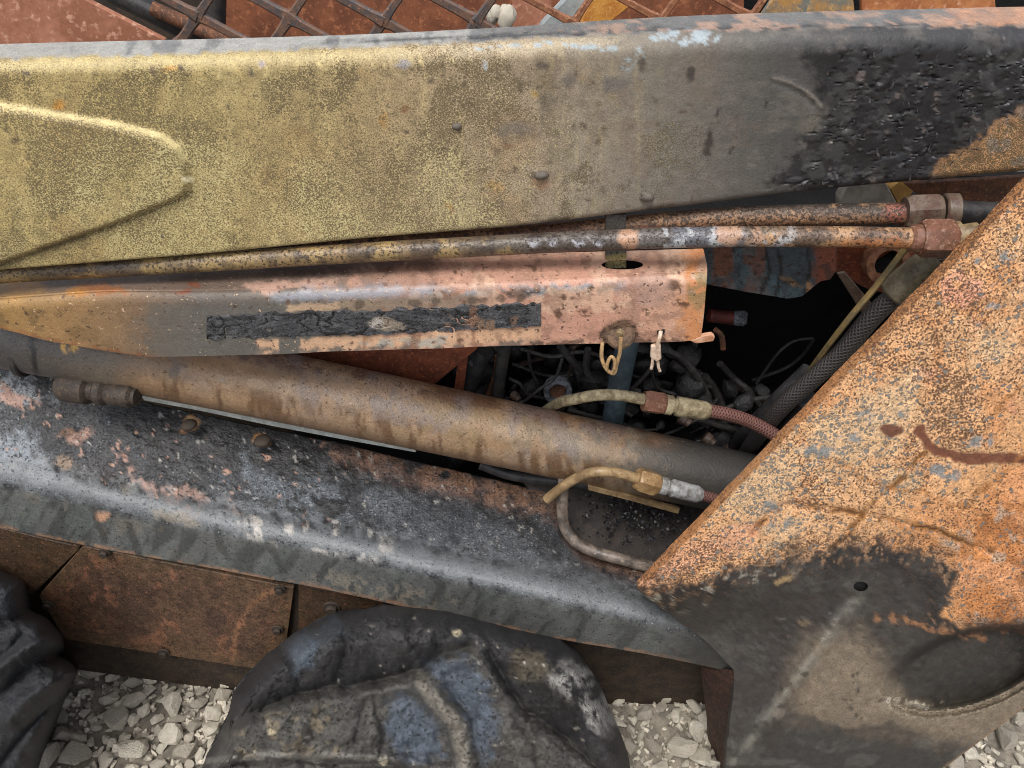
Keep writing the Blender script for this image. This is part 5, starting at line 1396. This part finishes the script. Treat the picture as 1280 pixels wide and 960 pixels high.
# loose things lying behind the guard
def debris(name, pts, Y, mat, lab, cat, th=.02):
    o = flat_poly(name, pts, Y, th, mat, None, .001); tag(o, lab, cat); return o
debris('grey_scrap', [(664, 60), (676, 32), (716, -10), (742, -10), (722, 14), (706, 40), (700, 60)], .33, plain('pale_grey_paint', (150, 158, 158), (128, 134, 134), sc=30, rough=.6), 'pale grey panel scrap lying behind the rusty guard', 'panel')
debris('yellow_scrap', [(716, 60), (730, 18), (745, -8), (775, -12), (785, 10), (760, 30), (745, 60)], .31, plain('yellow_orange_paint', (206, 140, 50), (186, 112, 36), (214, 164, 90), sc=30, rough=.5), 'yellow orange panel scrap behind the guard', 'panel')
for i, (x, y, r, q) in enumerate(((633, 22, 12, .9), (617, 18, 9, .6))):
    o = link('pale_lump', lump(3, 30 + i, .32), plain('off_white_foam', (196, 188, 170), (160, 150, 132), sc=60, rough=.8)); k = RW(x, y, .3, r)
    o.location = P(x, y, .3); o.scale = (k, k, k * 1.3); o.rotation_euler = (0, .3, 0)
    tag(o, ('larger off-white rounded lump behind the guard', 'smaller off-white lump squeezed beside the larger one')[i], 'lump', 'off-white lumps behind the guard')
back([(640, -30), (690, -30), (690, 50), (640, 50)], .4, M_cab, 'cab_bracket')
# added plates standing in for daylight spots between arm and tube
debris('pale_daylight_spot', [(1050, 250), (1062, 230), (1106, 226), (1122, 256), (1122, 268), (1050, 268)], .17, plain('pale_daylight_spot', (140, 136, 128), (112, 108, 100), sc=40, rough=.6), 'pale plate standing in for daylight between lift arm and tube', 'panel')
debris('yellow_daylight_spot', [(1112, 236), (1124, 226), (1150, 226), (1134, 252), (1126, 262)], .19, plain('daylight_yellow', (168, 128, 52), (136, 98, 40), sc=40, rough=.5), 'small yellow plate standing in for daylight beside the pale one', 'panel')
back([(1130, 230), (1200, 226), (1300, 220), (1300, 262), (1160, 252)], .10, M_rust2, 'inner_rail')

#===STONES
M_stone = NT('limestone')
oi = M_stone.t.nodes.new('ShaderNodeObjectInfo').outputs['Random']
n1 = M_stone.noise(3, 5, .6); n2 = M_stone.noise(14, 4, .6, off=1)
cA = M_stone.mix(M_stone.math('POWER', oi, 1.6), tuple(s(230, 220, 198)), tuple(s(168, 158, 142)))
cA = M_stone.mix(M_stone.math('MULTIPLY', M_stone.math('SUBTRACT', n1, .42), 2.2, True), cA, tuple(s(188, 174, 150)))
cA = M_stone.mix(M_stone.math('MULTIPLY', M_stone.math('SUBTRACT', n2, .6), 5, True), cA, tuple(s(150, 140, 124)))
M_stone.set(M_stone.b.inputs['Base Color'], cA); M_stone.b.inputs['Roughness'].default_value = .9
M_stone.bump(M_stone.math('ADD', n2, n1), .6, .15)
M_stone = M_stone.m
def stone_mesh(i):
    r_ = np.random.default_rng(100 + i); bm = bmesh.new()
    for _ in range(16):
        d = r_.normal(size=3); d /= np.linalg.norm(d); d *= r_.uniform(.8, 1.05)
        d *= np.array([1, .72, .5])
        bm.verts.new(d)
    r2 = bmesh.ops.convex_hull(bm, input=bm.verts)
    for v in [v for v in bm.verts if not v.link_faces]: bm.verts.remove(v)
    bmesh.ops.bevel(bm, geom=list(bm.edges), offset=.035, segments=1, affect='EDGES', clamp_overlap=True)
    me = bpy.data.meshes.new('stone'); bm.to_mesh(me); bm.free(); me.materials.append(M_stone)
    return me
smesh = [stone_mesh(i) for i in range(14)]
regions = [((40, 320), (815, 985), 182), ((765, 905), (860, 985), 56), ((1150, 1300), (860, 985), 60)]
placed = []
for (ur, vr, cnt) in regions:
    got = 0; tries = 0
    while got < cnt and tries < cnt * 60:
        tries += 1
        r_ = float(np.clip(rng.lognormal(math.log(.0114), .42), .0055, .028))
        if got < cnt * .13: r_ = rng.uniform(.016, .028)
        p = PZ(rng.uniform(*ur), rng.uniform(*vr), 0)
        if any((p[0] - q[0]) ** 2 + (p[1] - q[1]) ** 2 < ((r_ + q[2]) * .60) ** 2 for q in placed): continue
        placed.append((p[0], p[1], r_)); got += 1
for i, (x, y, r_) in enumerate(placed):
    o = bpy.data.objects.new('stone', smesh[i % 14]); COL.objects.link(o); o.parent = ground
    o.location = (x, y, r_ * .7); o.scale = (r_ * 1.15, r_ * 1.15, r_ * 1.15)
    o.rotation_euler = (rng.uniform(-.6, .6), rng.uniform(-.6, .6), rng.uniform(0, 6.28))
V = []; Fc = []
sm2 = [shard(10, 300 + i) for i in range(10)]
for i in range(8200):
    if i < 3800: x, y = rng.uniform(-.75, .75), rng.uniform(-.30, .04); r_ = rng.uniform(.003, .0105)
    elif i < 6800: x, y = rng.uniform(-1.1, 1.1), rng.uniform(-.85, -.28); r_ = rng.uniform(.005, .014)
    else: x, y = rng.uniform(-2, 2), rng.uniform(-1.6, 1.2); r_ = rng.uniform(.008, .02)
    add_me(sm2[i % 10], (x, y, r_ * .25), rng.uniform(0, 6, 3), (r_, r_ * .8, r_ * .6))
gr = link('gravel', mesh('gravel', V, Fc), plain('gravel_chips', (206, 196, 176), (168, 160, 144), (130, 122, 110), sc=60, sc2=300, rough=.9, spec=.2), None, False)
tag(gr, 'pale limestone gravel chips lying between the larger stones', 'gravel', kind='stuff')
